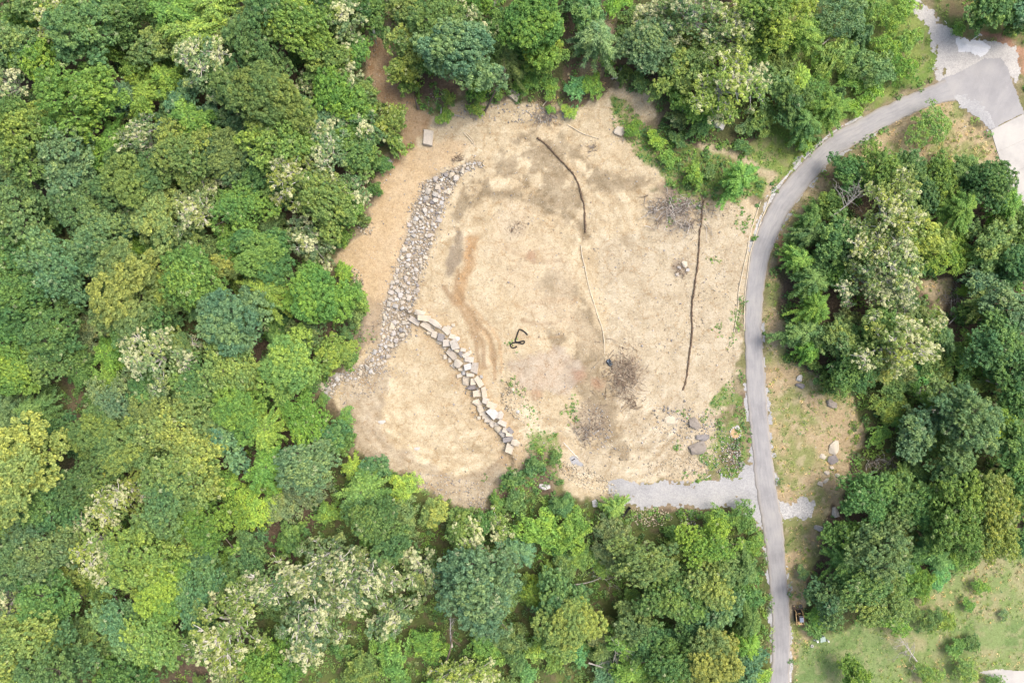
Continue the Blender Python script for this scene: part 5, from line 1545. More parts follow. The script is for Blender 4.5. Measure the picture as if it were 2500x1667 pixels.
KW = {'b': 'dense rounded tree', 'o': 'broadleaf tree', 'p': 'open-branched tree', 's': 'star-crowned tree', 'n': 'feathery pine', 'f': 'fine-leaved shrub', 'c': 'cedar'}
USED = set()
RECS = []
COVER = []                                        # (px, py, r) of crowns already placed
def region(px, py):
    if px < 860 and py < 1120: return 'left woods'
    if py < 330 and px < 1620: return 'woods above the clearing'
    if px > 1840 and py > 340 and py < 1180: return 'woods right of the road'
    if px > 2180 and py < 240: return 'top right corner'
    if px >= 1620 and py < 520: return 'bank inside the road bend' if False else 'slope above the road'
    if px > 1900 and py >= 1180: return 'lower right woods'
    if px < 640: return 'lower left woods'
    return 'scrub below the clearing'
def tree(px, py, rpx, kind, colr, label=None, hm=1.0, size=None, base=None):
    rr = random.Random(int(px * 31 + py * 17))
    r_m = rpx / PXM
    sz = size or ('L' if r_m > 4.7 else 'M' if r_m > 2.75 else 'S')
    if (kind, sz) not in TREE: sz = {'L': 'M', 'M': 'L', 'S': 'M'}[sz] if kind != 'c' else 'S'
    if (kind, sz) not in TREE: sz = 'S'
    cm, tm, R, zc = rr.choice(TREE[(kind, sz)])
    fx_, fy_ = (np.array([q]) for q in flat(px, py))
    gap = -max(float(poly_sd(fx_, fy_, Z[k_])[0]) for k_ in ('dirt', 'verge', 'meadow', 'weeds_top', 'path', 'rightgap'))
    gap = min(gap, -float(paved_sd(fx_, fy_)[0]))
    if gap < r_m * 1.35: r_m *= 0.84
    s = r_m / R * 0.94
    for _ in range(2):
        q = P(px, py, zc * s * hm)
        s = r_m / R * (CAM_H - q.z) / CAM_H
    loc = Vector((q.x, q.y, h1(q.x, q.y)))
    loc.z = q.z - zc * s * hm if base is None else loc.z
    small = sz == 'S' or kind == 'f'
    name = {'n': 'pine_tree', 'c': 'cedar_tree', 'f': 'shrub'}.get(kind, 'sapling' if small else 'tree')
    if label: USED.add(label)
    root = empty(name, loc, label, {'shrub': 'shrub', 'sapling': 'sapling'}.get(name, 'tree'), 'shrubs' if name == 'shrub' else 'saplings' if name == 'sapling' else 'trees')
    root.rotation_euler = (0, 0, rr.uniform(0, 6.28))
    ex = rr.uniform(0.84, 1.16)
    root.scale = (s * ex * 1.06, s / ex * 1.06, s * hm)
    mobj('trunk', tm, root)
    c = mobj('crown', cm, root)
    b = np.array(PAL[colr]) * LEAFK * rr.uniform(0.86, 1.14) * np.array([rr.uniform(0.92, 1.08), 1, rr.uniform(0.85, 1.15)])
    if kind in 'nf': b = b * 1.15
    c.color = (b[0], b[1], b[2], 1)
    COVER.append((px, py, rpx))
    RECS.append((root, px, py, rpx, kind, colr, small, label))
    return root
def tt(i, items):
    for it in items:
        u, v, r, kd, cl = it[:5]
        px, py = T(i, u, v)
        tree(px, py, r / 2.8, kd, cl, *(it[5:] if len(it) > 5 else ()))

tt(1, [(60, 330, 170, 'o', 'gr'), (140, 130, 95, 's', 'br'), (230, 30, 150, 'o', 'ye'), (400, 100, 170, 'p', 'ye'), (600, 220, 230, 'o', 'md'), (780, 170, 160, 'o', 'md'), (950, 60, 180, 'o', 'ol'),
       (1210, 80, 200, 's', 'br'), (1480, 70, 175, 's', 'li'), (1650, 170, 130, 'o', 'ol'), (1330, 265, 195, 's', 'li', 'brightest lime green star-shaped tree in the upper left woods'), (1090, 310, 150, 'o', 'ol'), (700, 355, 115, 's', 'yb'), (1870, 60, 200, 'o', 'md'),
       (1760, 310, 200, 'o', 'md'), (2070, 200, 200, 'o', 'yb'), (2250, 90, 130, 'o', 'dk'), (290, 440, 150, 'o', 'br'), (80, 580, 150, 'p', 'pa'), (940, 390, 70, 'f', 'te'), (950, 500, 100, 'o', 'li'), (1150, 540, 115, 's', 'li'),
       (1420, 450, 200, 'p', 'pa', 'pale cream-tufted open tree just below the brightest lime tree'), (1550, 590, 150, 'o', 'md'), (590, 680, 240, 'o', 'br'), (1860, 700, 250, 'b', 'ol', 'large olive cauliflower-shaped tree in the upper left woods'), (1000, 680, 120, 's', 'li'), (1270, 710, 115, 'o', 'bl'), (1460, 810, 90, 'o', 'bl'),
       (1620, 830, 100, 'o', 'bl'), (860, 660, 100, 'o', 'bl'), (850, 780, 105, 'f', 'bo'), (170, 900, 230, 'o', 'ye', 'big yellow-green tree on the left photo edge, upper half'), (2100, 600, 100, 'p', 'pa'), (2280, 640, 150, 'o', 'br'), (2250, 420, 140, 'o', 'yb'), (1320, 830, 150, 's', 'br'),
       (1000, 980, 170, 'p', 'gr'), (1200, 940, 110, 'o', 'bl'), (480, 1020, 200, 'o', 'gr'), (680, 1080, 130, 'o', 'br'), (790, 960, 140, 's', 'br'), (940, 1250, 215, 'b', 'ol'), (1300, 1090, 200, 'o', 'ol'), (1570, 1070, 170, 'b', 'ol'), (1920, 970, 220, 'o', 'yb'),
       (2240, 1020, 170, 'p', 'pa'), (1800, 1170, 150, 'o', 'md'), (2050, 1220, 200, 'p', 'ye'), (500, 1250, 180, 'o', 'gr'), (70, 1150, 160, 'o', 'gr'), (1080, 1450, 180, 'b', 'ye'), (1540, 1240, 120, 'p', 'ye'), (1380, 1420, 180, 'p', 'pa'), (1660, 1430, 170, 'o', 'br'),
       (600, 1440, 180, 'o', 'gr'), (150, 1440, 200, 'o', 'gr'), (850, 1500, 140, 'o', 'db'), (1380, 1290, 120, 'o', 'ol'), (2230, 1390, 220, 'o', 'ye'), (1850, 1545, 90, 'n', 'gr'), (2080, 800, 120, 'o', 'md'), (300, 650, 110, 'f', 'ol'), (1890, 1300, 120, 'o', 'md'), (80, 100, 80, 'f', 'dk'), (2230, 830, 130, 'o', 'gr')])
tt(4, [(90, 100, 140, 'o', 'dk'), (60, 300, 150, 'o', 'md'), (430, 260, 220, 'o', 'bl'), (710, 80, 190, 'o', 'gr'), (960, 120, 110, 'f', 'li'), (1160, 120, 125, 'o', 'dk'), (220, 230, 140, 'o', 'dk'), (160, 500, 200, 'o', 'md'),
       (880, 420, 250, 'b', 'ye', 'large yellow cauliflower-shaped tree in the middle of the left woods'), (1170, 470, 145, 'b', 'ol'), (1350, 120, 130, 'o', 'ol'), (1600, 120, 120, 'o', 'br'), (1590, 250, 115, 'b', 'go', 'small golden rounded tree in the middle of the left woods'), (1350, 350, 200, 'o', 'br'), (1820, 210, 190, 'b', 'md'),
       (2120, 110, 150, 'p', 'pa'), (1200, 200, 90, 's', 'br'), (2180, 490, 230, 'b', 'br', 'big bright green rounded tree at the woods edge left of the drain'), (1840, 450, 175, 's', 'yb'), (1620, 660, 225, 'b', 'bl', 'large blue-green rounded tree in the left woods, level with the boulder wall top'), (940, 690, 190, 'o', 'md'), (1380, 590, 100, 's', 'md'), (500, 500, 115, 's', 'dk'),
       (110, 760, 160, 'o', 'md'), (380, 700, 190, 'o', 'md'), (90, 970, 180, 'b', 'yb'), (370, 880, 170, 'o', 'md'), (590, 800, 130, 'f', 'bo'), (640, 670, 110, 'f', 'bo'), (770, 860, 130, 's', 'br'), (1080, 880, 215, 'p', 'pa', 'pale cream-tufted open tree left of centre in the left woods'), (1240, 830, 130, 'b', 'ol'),
       (1600, 920, 200, 'o', 'ye'), (1980, 930, 195, 'b', 'yb'), (2250, 880, 140, 'o', 'yb'), (2090, 740, 110, 'o', 'ol'), (1900, 720, 90, 'o', 'md'), (740, 1050, 120, 's', 'li'), (560, 990, 110, 's', 'dk'), (1370, 1090, 170, 'o', 'md'), (1050, 1080, 160, 'o', 'dk'), (1640, 1220, 180, 'b', 'br'),
       (830, 1200, 165, 'o', 'gr'), (1070, 1220, 170, 'b', 'ol'), (700, 1370, 180, 'b', 'ol'), (1300, 1370, 220, 'o', 'ye'), (280, 1250, 140, 'n', 'md'), (80, 1220, 130, 'n', 'gr'), (1560, 1420, 160, 'o', 'bl'), (1840, 1370, 165, 's', 'li'), (2080, 1310, 180, 'o', 'br'), (2270, 1430, 125, 'o', 'md'),
       (930, 1490, 190, 'b', 'ye'), (430, 1420, 120, 'o', 'dk'), (250, 620, 130, 'o', 'dk'), (1730, 560, 80, 'o', 'db'), (1180, 640, 70, 'o', 'dk'), (200, 900, 110, 'o', 'br'), (2130, 330, 110, 's', 'yb'), (2330, 480, 120, 'b', 'yb')])
tt(7, [(170, 60, 270, 'b', 'go', 'large golden tree on the left edge in the lower left woods'), (600, 190, 175, 'o', 'md'), (1310, 90, 220, 'o', 'ye'), (1850, 80, 160, 's', 'br'), (2100, 60, 180, 'o', 'gr'), (1560, 210, 125, 'f', 'li'), (2080, 190, 170, 'f', 'bo'), (100, 420, 135, 'o', 'ye'), (360, 370, 185, 'o', 'dk'),
       (330, 610, 210, 'o', 'gr'), (120, 700, 195, 'o', 'gr'), (800, 300, 180, 'p', 'ye'), (1200, 310, 225, 'o', 'md'), (1420, 480, 190, 'o', 'br'), (690, 620, 185, 'p', 'ye'), (1000, 690, 230, 'o', 'yb'), (1750, 370, 165, 'f', 'li'), (1930, 350, 130, 'f', 'bo'), (2020, 560, 90, 'o', 'md'), (1720, 680, 130, 'o', 'md'),
       (1400, 700, 120, 'o', 'db'), (1260, 780, 120, 'f', 'bo'), (1140, 910, 190, 'b', 'yb'), (1340, 960, 180, 'o', 'db'), (1640, 900, 150, 'o', 'md'), (60, 990, 160, 'p', 'pa'), (340, 990, 200, 'o', 'md'), (720, 980, 140, 'f', 'ol'), (200, 1230, 230, 'o', 'ye'), (640, 1270, 160, 'o', 'ol'), (870, 1140, 175, 'o', 'bl'),
       (1080, 1220, 200, 'o', 'yb'), (1560, 1190, 250, 'p', 'ye'), (90, 1440, 160, 'o', 'ye'), (420, 1440, 260, 'o', 'md'), (850, 1490, 160, 'o', 'dk'), (1000, 1400, 100, 's', 'br'), (1900, 1450, 200, 'o', 'br'), (1620, 1450, 180, 'p', 'ye'),
       (1900, 900, 190, 'p', 'pa', 'left limb of the wide white-flecked trees below the terrace'), (2140, 1150, 235, 'p', 'pa', 'widest white-flecked open tree below the lower terrace'), (2240, 740, 215, 'p', 'pa', 'upper of the wide white-flecked open trees below the terrace'), (2240, 400, 80, 's', 'li'), (1500, 760, 90, 's', 'yb'), (480, 790, 110, 'o', 'ye'), (1250, 560, 120, 'f', 'ol')])
tt(8, [(110, 100, 105, 's', 'li'), (240, 100, 110, 'o', 'db'), (160, 250, 150, 's', 'yb'), (230, 420, 165, 'o', 'md'), (440, 230, 130, 'f', 'li'), (430, 430, 130, 'f', 'ol'), (640, 390, 112, 'b', 'go', 'small round golden yellow tree below the lower terrace'), (830, 480, 130, 'o', 'yb'), (970, 480, 105, 'o', 'dk'),
       (1080, 500, 120, 'p', 'ye'), (1230, 650, 110, 'n', 'bl'), (1370, 520, 160, 'f', 'yb'), (1580, 520, 150, 'f', 'yb'), (1490, 640, 70, 'f', 'te'), (900, 640, 150, 'p', 'ye'), (950, 850, 265, 'o', 'gr', 'large grey-green tree in the scrub below the clearing'), (1000, 1060, 170, 'o', 'gr'), (350, 600, 150, 'o', 'md'),
       (150, 850, 220, 'p', 'pa', 'right part of the wide white-flecked trees below the terrace'), (560, 790, 160, 'p', 'pa'), (360, 1120, 140, 'p', 'pa'), (1340, 950, 95, 's', 'li'), (1480, 950, 145, 'o', 'dk'), (1580, 1120, 180, 'b', 'go', 'golden rounded tree in the lower middle scrub'), (1510, 1270, 120, 'o', 'ye'), (1880, 610, 170, 'f', 'bo'),
       (2070, 730, 175, 'o', 'ol'), (1870, 360, 100, 'n', 'yb'), (2250, 950, 165, 'o', 'md'), (1800, 1220, 110, 'f', 'or'), (2000, 1150, 135, 'o', 'ol'), (1950, 1290, 120, 's', 'br'), (2110, 1260, 130, 'o', 'md'), (2010, 1460, 135, 's', 'li'), (2260, 1400, 180, 'o', 'dk'), (1850, 1480, 120, 'f', 'gr'), (770, 1500, 120, 'p', 'ye'),
       (940, 1500, 120, 'p', 'ye'), (1275, 1500, 70, 's', 'te'), (1620, 1360, 75, 's', 'te'), (1350, 1340, 75, 's', 'li'), (1650, 700, 110, 'f', 'yb'), (600, 1300, 130, 'f', 'br'), (350, 1350, 150, 'f', 'br'), (150, 1450, 140, 'f', 'ol'), (1150, 1250, 130, 'f', 'ol'), (1000, 1330, 130, 'f', 'br'), (1180, 950, 110, 'f', 'ol'), (1560, 760, 110, 'f', 'ol'), (1790, 780, 60, 's', 'li')])
tt(9, [(180, 620, 190, 'o', 'li', 'bright lime green rounded tree left of the lower road'), (220, 850, 175, 'o', 'go'), (420, 440, 130, 'f', 'md'), (430, 790, 130, 'n', 'md'), (80, 1000, 150, 'o', 'dk'), (240, 1050, 150, 'o', 'db'), (450, 950, 120, 'f', 'md'), (450, 1130, 140, 'n', 'md'), (200, 1400, 200, 'b', 'go', 'olive gold tree at the bottom left of the lower road'),
       (440, 1290, 140, 'n', 'br'), (80, 1180, 130, 'o', 'dk'), (430, 1430, 120, 'o', 'bl'), (540, 1500, 85, 'f', 'li'), (490, 620, 100, 'f', 'br'), (240, 430, 110, 'f', 'br'),
       (1280, 280, 190, 'o', 'md'), (1130, 560, 155, 'o', 'md'), (1350, 650, 200, 'o', 'ol'), (1230, 880, 170, 'o', 'md'), (1020, 980, 160, 'o', 'db'), (1350, 1020, 190, 'o', 'ye'), (1500, 290, 150, 'o', 'dk'), (1640, 360, 150, 'o', 'md'), (1860, 400, 220, 'o', 'yb'), (1660, 640, 150, 'n', 'md'), (2080, 330, 200, 'o', 'go'), (2130, 560, 180, 'o', 'go'),
       (2280, 300, 140, 'o', 'md'), (2300, 120, 160, 'o', 'md'), (1850, 130, 140, 'o', 'md'), (2300, 590, 110, 'o', 'dk'), (1500, 600, 110, 'o', 'ye'), (1100, 740, 170, 'n', 'md'), (1900, 680, 150, 'f', 'br'), (1190, 1510, 125, 'o', 'br', 'bright green tree standing on the lawn at the bottom edge'), (1870, 1330, 85, 'f', 'md'), (1990, 1300, 80, 'f', 'dk'), (2150, 1550, 70, 'f', 'dk'), (1700, 1130, 110, 'f', 'ol'), (1650, 860, 110, 'f', 'br'), (1440, 1130, 130, 'f', 'br'), (830, 810, 60, 'f', 'gr'), (930, 1110, 90, 'f', 'br'), (2130, 180, 100, 'f', 'ol'), (1960, 1030, 60, 'f', 'br'), (2210, 1100, 45, 'f', 'gr'), (1560, 800, 90, 'f', 'br'), (1650, 950, 80, 'f', 'yb'), (1760, 850, 90, 'f', 'te'), (1560, 1060, 100, 'f', 'ol'), (1800, 1140, 90, 'f', 'yb'), (2050, 900, 70, 'f', 'br'), (1940, 1480, 110, 'f', 'ye'), (1700, 1500, 100, 'f', 'yb'), (1330, 1130, 70, 'f', 'br'), (1580, 700, 80, 'n', 'br'), (1780, 740, 90, 'n', 'te')])
tt(6, [(860, 60, 130, 'n', 'md'), (800, 220, 130, 'n', 'br'), (880, 380, 150, 'n', 'md'), (900, 560, 165, 'n', 'br'), (820, 720, 150, 'n', 'md'), (880, 820, 125, 'n', 'br'), (1080, 80, 150, 'o', 'md'), (1000, 190, 120, 'o', 'md'), (1290, 130, 180, 'p', 'ye'), (1260, 330, 170, 'p', 'gr'), (1440, 250, 200, 'p', 'pa', 'upper pale-tufted tree in the woods right of the road bend'),
       (1450, 430, 185, 'p', 'pa', 'lower pale-tufted tree in the woods right of the road bend'), (1080, 330, 100, 'o', 'br'), (1830, 180, 190, 'f', 'li'), (1630, 60, 160, 'o', 'ye'), (2120, 90, 135, 'o', 'ye'), (2080, 220, 110, 's', 'md'), (1080, 770, 140, 'o', 'ye'), (1340, 690, 150, 'o', 'yb'), (1440, 790, 220, 'p', 'ye'), (1160, 990, 170, 'o', 'md'), (1350, 960, 110, 'o', 'go'),
       (1680, 650, 130, 'p', 'ye'), (1790, 760, 110, 'n', 'bl'), (2240, 560, 160, 'o', 'gr'), (2050, 520, 110, 's', 'ye'), (1950, 420, 65, 'f', 'li'), (2040, 380, 100, 'o', 'bl'), (2300, 250, 140, 'o', 'dk'), (2150, 780, 175, 'o', 'md'), (1930, 860, 130, 'f', 'yb'), (2120, 880, 115, 'f', 'li'), (1660, 990, 90, 'f', 'te'), (1730, 1150, 95, 'f', 'yb'), (2320, 950, 140, 'o', 'dk'),
       (2270, 1150, 140, 'o', 'dk'), (1950, 1330, 215, 'o', 'gr'), (2170, 1330, 125, 'b', 'li'), (1600, 1400, 150, 'o', 'bl'), (1450, 1080, 120, 'f', 'ol'), (2250, 1430, 160, 'o', 'dk'), (1420, 1230, 110, 'f', 'ye'), (1770, 1450, 140, 'f', 'ol'), (1840, 1240, 120, 'o', 'bl'), (1560, 560, 130, 'o', 'ol'), (1230, 850, 120, 'o', 'md'), (1700, 880, 120, 'f', 'ol'), (2320, 80, 130, 'o', 'dk'), (1500, 960, 120, 'f', 'bo'), (2120, 640, 90, 'f', 'md'), (1920, 970, 90, 'f', 'md'), (1350, 1420, 100, 'f', 'yb'), (2080, 1060, 90, 'f', 'ol'), (1150, 620, 90, 'f', 'bo')])
tt(3, [(90, 110, 190, 'p', 'gr'), (330, 240, 190, 'p', 'ye'), (580, 80, 210, 'o', 'yb'), (480, 220, 150, 'o', 'ye'), (60, 290, 90, 's', 'ye'), (80, 480, 150, 'o', 'ye'), (300, 590, 220, 'p', 'ye', 'wide yellowish open tree above the weedy slope'), (490, 560, 140, 'p', 'gr'), (620, 290, 75, 'c', 'dk'), (620, 580, 160, 'f', 'gr'), (540, 370, 110, 's', 'br'), (640, 460, 130, 'f', 'ol'),
       (740, 700, 125, 'o', 'md'), (800, 260, 140, 'n', 'yb'), (1100, 90, 190, 'f', 'gr'), (810, 550, 90, 's', 'li'), (1270, 220, 78, 'c', 'db', 'larger dark blue-green cedar on the slope above the road'), (1090, 630, 62, 'c', 'db', 'smaller dark cedar on the slope above the road'), (1000, 770, 170, 'n', 'br'), (840, 870, 150, 'n', 'md'), (1060, 380, 140, 'f', 'ye'), (1310, 480, 150, 'f', 'ol'),
       (2110, 40, 155, 'o', 'md'), (2285, 160, 90, 'o', 'dk'), (2330, 60, 150, 'o', 'db'), (1690, 870, 170, 'f', 'yb', 'large lone olive bush on the dry grass inside the road bend'), (1150, 1180, 130, 'o', 'md'), (1360, 1180, 170, 'o', 'yb'), (1560, 1180, 150, 'o', 'md'), (1750, 1230, 150, 'o', 'yb'), (1920, 1180, 150, 'n', 'md'), (2100, 1250, 185, 'o', 'md'), (2200, 1420, 150, 'n', 'br'),
       (1440, 1430, 215, 'p', 'ye'), (1870, 1450, 165, 'n', 'br'), (880, 1510, 120, 'n', 'md'), (1020, 1400, 110, 'o', 'yb'), (2310, 1500, 130, 'o', 'md'), (390, 1230, 150, 'n', 'br', 'feathery green pine sapling by the weedy slope left of the road bend'), (90, 1200, 80, 's', 'li'), (170, 740, 110, 'o', 'br'), (560, 820, 110, 'f', 'ye'), (920, 200, 120, 'f', 'yb'), (1280, 80, 110, 'f', 'yb'), (1440, 130, 110, 'f', 'yb'),
       (1400, 330, 100, 'f', 'li'), (1500, 480, 110, 'f', 'br'), (1170, 560, 90, 'f', 'br'), (1180, 430, 90, 'f', 'md'), (960, 470, 100, 'f', 'br'), (1300, 640, 90, 'f', 'br'), (940, 640, 110, 'f', 'md'), (1180, 740, 80, 'f', 'br'), (1560, 280, 90, 'f', 'yb'), (1640, 1330, 130, 'o', 'dk'), (850, 1000, 60, 's', 'li'), (450, 880, 70, 'f', 'gr'), (200, 1190, 60, 'f', 'ol'), (1550, 50, 90, 'f', 'yb'), (1900, 200, 60, 'f', 'br')])
tt(2, [(40, 120, 150, 'p', 'pa'), (210, 80, 140, 'o', 'md'), (50, 290, 105, 'p', 'pa'), (125, 340, 105, 'o', 'br'), (430, 50, 120, 'o', 'ye'), (520, 120, 105, 'o', 'ye'), (460, 300, 145, 'o', 'ye'), (440, 480, 130, 'o', 'go', 'golden yellow-green tree beside the orange dirt path'), (470, 590, 70, 'o', 'ye'), (680, 180, 180, 'o', 'ol'),
       (800, 400, 225, 'b', 'gr', 'largest rounded green tree at the top edge of the clearing', 1.25), (900, 150, 125, 'p', 'pa'), (1340, 190, 210, 'b', 'br', 'second large rounded green tree above the clearing, nearer the middle'), (1400, 400, 125, 'b', 'yb'), (1070, 170, 80, 'o', 'md'), (1690, 120, 130, 'o', 'md'), (1750, 300, 160, 'n', 'gr'), (1160, 460, 110, 'n', 'ol'),
       (950, 590, 100, 'o', 'br'), (930, 740, 60, 's', 'li', 'small lime green bush at the top edge of the clearing'), (715, 810, 72, 'f', 'yb', 'yellow-green bush with reddish tips above the large tan block'), (60, 540, 130, 'p', 'pa'), (170, 640, 110, 'o', 'ye'), (100, 730, 120, 'o', 'br'), (350, 830, 125, 'o', 'ye'), (180, 900, 130, 'p', 'gr'), (50, 960, 110, 'o', 'yb'), (380, 980, 80, 'o', 'yb'),
       (150, 1060, 130, 'o', 'md'), (90, 1300, 115, 'p', 'gr'), (240, 1300, 55, 'o', 'md'), (80, 1430, 120, 'o', 'br'), (2130, 130, 110, 'p', 'pa'), (2070, 340, 165, 'o', 'gr'), (2270, 260, 130, 'p', 'pa'), (2250, 110, 125, 'p', 'gr'), (2290, 500, 130, 'o', 'ye'), (2310, 640, 105, 'o', 'br'), (1310, 540, 100, 'f', 'br'), (1610, 620, 90, 'f', 'te'), (1560, 770, 65, 'f', 'li'),
       (1720, 590, 100, 'f', 'br'), (1440, 620, 70, 'f', 'br'), (1820, 430, 55, 'f', 'br'), (1220, 590, 60, 'f', 'br'), (640, 40, 110, 'o', 'md'), (900, 30, 110, 'o', 'br'), (2000, 130, 90, 'f', 'md'), (1900, 30, 90, 'f', 'br'), (1620, 20, 90, 'o', 'dk'), (2040, 560, 80, 'f', 'ol'), (1440, 750, 40, 'f', 'br'), (1080, 650, 60, 'f', 'yb'),
       (2000, 880, 75, 'f', 'br'), (2150, 960, 80, 'f', 'li'), (2230, 1080, 80, 'f', 'br'), (2300, 960, 70, 'f', 'md')])
tt(5, [(20, 70, 65, 'o', 'br'), (25, 310, 75, 's', 'li'), (40, 1290, 80, 'f', 'md'), (25, 1460, 95, 'o', 'md'), (50, 870, 110, 'b', 'yb'), (110, 480, 105, 'b', 'yb')])
print('trees placed', len(COVER))

# understorey saplings where the woods are still open
def fill():
    cov = np.array(COVER)
    r = np.random.default_rng(5)
    cand = r.uniform([-40, -40], [2540, 1707], (5200, 2))
    fl = np.array([flat(*p) for p in cand])
    zo = zones(fl[:, 0], fl[:, 1])
    openz = np.maximum.reduce([zo['dirt'], zo['verge'], zo['lawn'], zo['lawn2'], zo['meadow'], zo['weeds_top'], zo['bank'], zo['corner'], zo['weeds_road'], zo['rightgap'], zo['toppath'], zo['path']])
    pd = paved_sd(fl[:, 0], fl[:, 1])
    n = 0
    extra = []
    for i, (px, py) in enumerate(cand):
        if n >= 130: break
        if openz[i] > 0.3 or pd[i] > -3.0: continue
        d = np.hypot(cov[:, 0] - px, cov[:, 1] - py)
        if (d < cov[:, 2] * 0.86).any(): continue
        if any((px - a) ** 2 + (py - b) ** 2 < (44) ** 2 for a, b in extra): continue
        if r.random() < 0.25: continue
        sc = zo['scrub'][i] > 0.5 or zo['rightscrub'][i] > 0.5
        kd = r.choice(['f', 's', 'f', 'n'] if sc else ['o', 's', 'f', 'o'])
        cl = r.choice(['md', 'br', 'dk', 'yb', 'ol', 'md', 'dk'])
        extra.append((px, py))
        tree(float(px), float(py), float(r.uniform(16, 34)), str(kd), str(cl), size='S' if kd != 'f' else None)
        n += 1
    print('fill', n)
fill()

def label_trees():
    cols = ['far-left', 'left', 'inner-left', 'left-centre', 'centre', 'right-centre', 'inner-right', 'right', 'far-right']
    rows = ['top', 'upper', 'upper-middle', 'middle', 'lower-middle', 'lower', 'bottom']
    def look(rec):
        _, px, py, r, kd, cl, small, _l = rec
        w = KW[kd]
        if small and kd not in 'fc': w = w.replace('tree', 'sapling').replace('pine', 'pine sapling')
        return CW[cl] + ' ' + w
    xy = np.array([(q[1], q[2]) for q in RECS])
    for rec in RECS:
        root, px, py, r, kd, cl, small, lab = rec
        if lab: continue
        size = 'large ' if r > 76 else 'small ' if r < 30 else ''
        col, row = cols[min(8, max(0, int(px / 2500 * 9)))], rows[min(6, max(0, int(py / 1667 * 7)))]
        d = np.hypot(xy[:, 0] - px, xy[:, 1] - py)
        order = [j for j in np.argsort(d)[1:9]]
        done = False
        for j in order:
            dx, dy = xy[j, 0] - px, xy[j, 1] - py
            rel = ('left of' if dx > 0 else 'right of') if abs(dx) > abs(dy) else ('above' if dy > 0 else 'below')
            other = look(RECS[j])
            text = '%s%s %s a %s, %s %s of photo' % (size, look(rec), rel, other, row, col)
            if text not in USED and len(text.split()) <= 16:
                done = True
                break
        if not done:
            text = '%s%s in the %s, %s %s of photo' % (size, look(rec), region(px, py), row, col)
        USED.add(text)
        root['label'] = text
label_trees()

# ------------------------------------------------------------------ dead trees, fallen trunks
def dead_tree(name, b, t, lift, n_br, spread, mat, label, cat='dead tree', r0=0.16, seed=1, base_up=0.0, fork=0.35):
    """b, t photograph pixels of the butt and the tip, lift = height of the tip above ground"""
    r = np.random.default_rng(seed)
    A = np.array(P(*b, base_up))
    B = np.array(P(*t, lift))
    root = empty(name, Vector(A), label, cat)
    L = np.linalg.norm(B - A)
    side = np.cross((B - A) / L, [0, 0, 1.0])
    if np.linalg.norm(side) < 0.1: side = np.array([1.0, 0, 0])
    bend = side * L * r.normal(0, 0.05)
    stem = [A * (1 - u) + B * u + bend * math.sin(math.pi * u) - A for u in np.linspace(0, 1, 8)]
    MB().tube([Vector(s) for s in stem], [r0 * (1 - 0.85 * i / 7) for i in range(8)], 7).build('trunk', mat, root, True)
    mb = MB()
    for k in range(n_br):
        u = fork + (1 - fork) * (k + r.random()) / n_br
        i = min(6, int(u * 7))
        o = stem[i] + (stem[i + 1] - stem[i]) * (u * 7 - i)
        dr = (B - A) / L * r.uniform(0.3, 0.9) + r.normal(0, 1, 3) * 0.7
        dr /= np.linalg.norm(dr)
        ln = spread * r.uniform(0.5, 1.1) * (1.15 - 0.6 * u)
        mid = o + dr * ln * 0.5 + r.normal(0, 0.08, 3) * ln
        end = o + dr * ln + r.normal(0, 0.15, 3) * ln
        rb = r0 * (1 - 0.8 * u) * 0.55
        mb.tube([Vector(o), Vector(mid), Vector(end)], [rb, rb * 0.7, rb * 0.3], 5, False)
        for q in range(3):
            w = r.uniform(0.3, 0.95)
            s = o + (end - o) * w
            d2 = dr + r.normal(0, 0.6, 3)
            d2 /= np.linalg.norm(d2)
            e2 = s + d2 * ln * r.uniform(0.25, 0.55)
            mb.tube([Vector(s), Vector((s + e2) / 2 + r.normal(0, 0.05, 3) * ln), Vector(e2)], [rb * 0.5, rb * 0.38, rb * 0.2], 4, False)
    if n_br: mb.build('branches', mat, root, True)
    return root
D = M['deadwood']
DB = M['deadwood_brown']
dead_tree('dead_tree', T(3, 1040, 1480), T(3, 1260, 1300), 9.0, 20, 4.5, D, 'bleached bare tree leaning out of the woods inside the road bend', seed=1, base_up=6.0)
dead_tree('dead_tree', T(2, 990, 765), T(2, 1130, 480), 13.0, 22, 3.2, M['bark'], 'bare leaning dead tree with grey twigs at the top edge of the clearing', r0=0.26, seed=2, fork=0.6)
dead_tree('fallen_branch', T(8, 1600, 895), T(8, 1880, 770), 1.6, 14, 4.5, D, 'long pale fallen branch in the scrub below the driveway', 'fallen branch', 0.13, 3, 0.9, 0.55)
dead_tree('dead_tree', T(8, 1830, 1270), T(8, 1960, 1370), 6.0, 18, 4.0, D, 'bare white dead tree in the lower middle scrub', seed=4, base_up=5.0, fork=0.05)
dead_tree('dead_tree', T(8, 1700, 1430), T(8, 1960, 1540), 4.0, 16, 3.5, D, 'bare white branches at the bottom edge of the scrub', seed=5, base_up=3.0, fork=0.2)
dead_tree('dead_tree', T(8, 700, 1470), T(8, 765, 1200), 7.0, 9, 2.8, DB, 'broken brown snag standing in the scrub at the bottom', r0=0.3, seed=6, fork=0.7)
dead_tree('dead_tree', T(8, 765, 1320), T(8, 760, 1090), 6.5, 8, 2.2, D, 'pale split snag in the scrub right above the brown snag', r0=0.2, seed=16, base_up=4.0, fork=0.5)
dead_tree('dead_tree', T(9, 1620, 1420), T(9, 1500, 1250), 4.0, 18, 4.5, D, 'bare white dead tree lying in the meadow, lower right', seed=7, base_up=0.6, fork=0.15)
dead_tree('fallen_log', T(6, 1950, 650), T(6, 2250, 655), 1.2, 0, 1, D, 'straight grey fallen trunk at the right photo edge, upper of two', 'fallen trunk', 0.24, 8, 1.0)
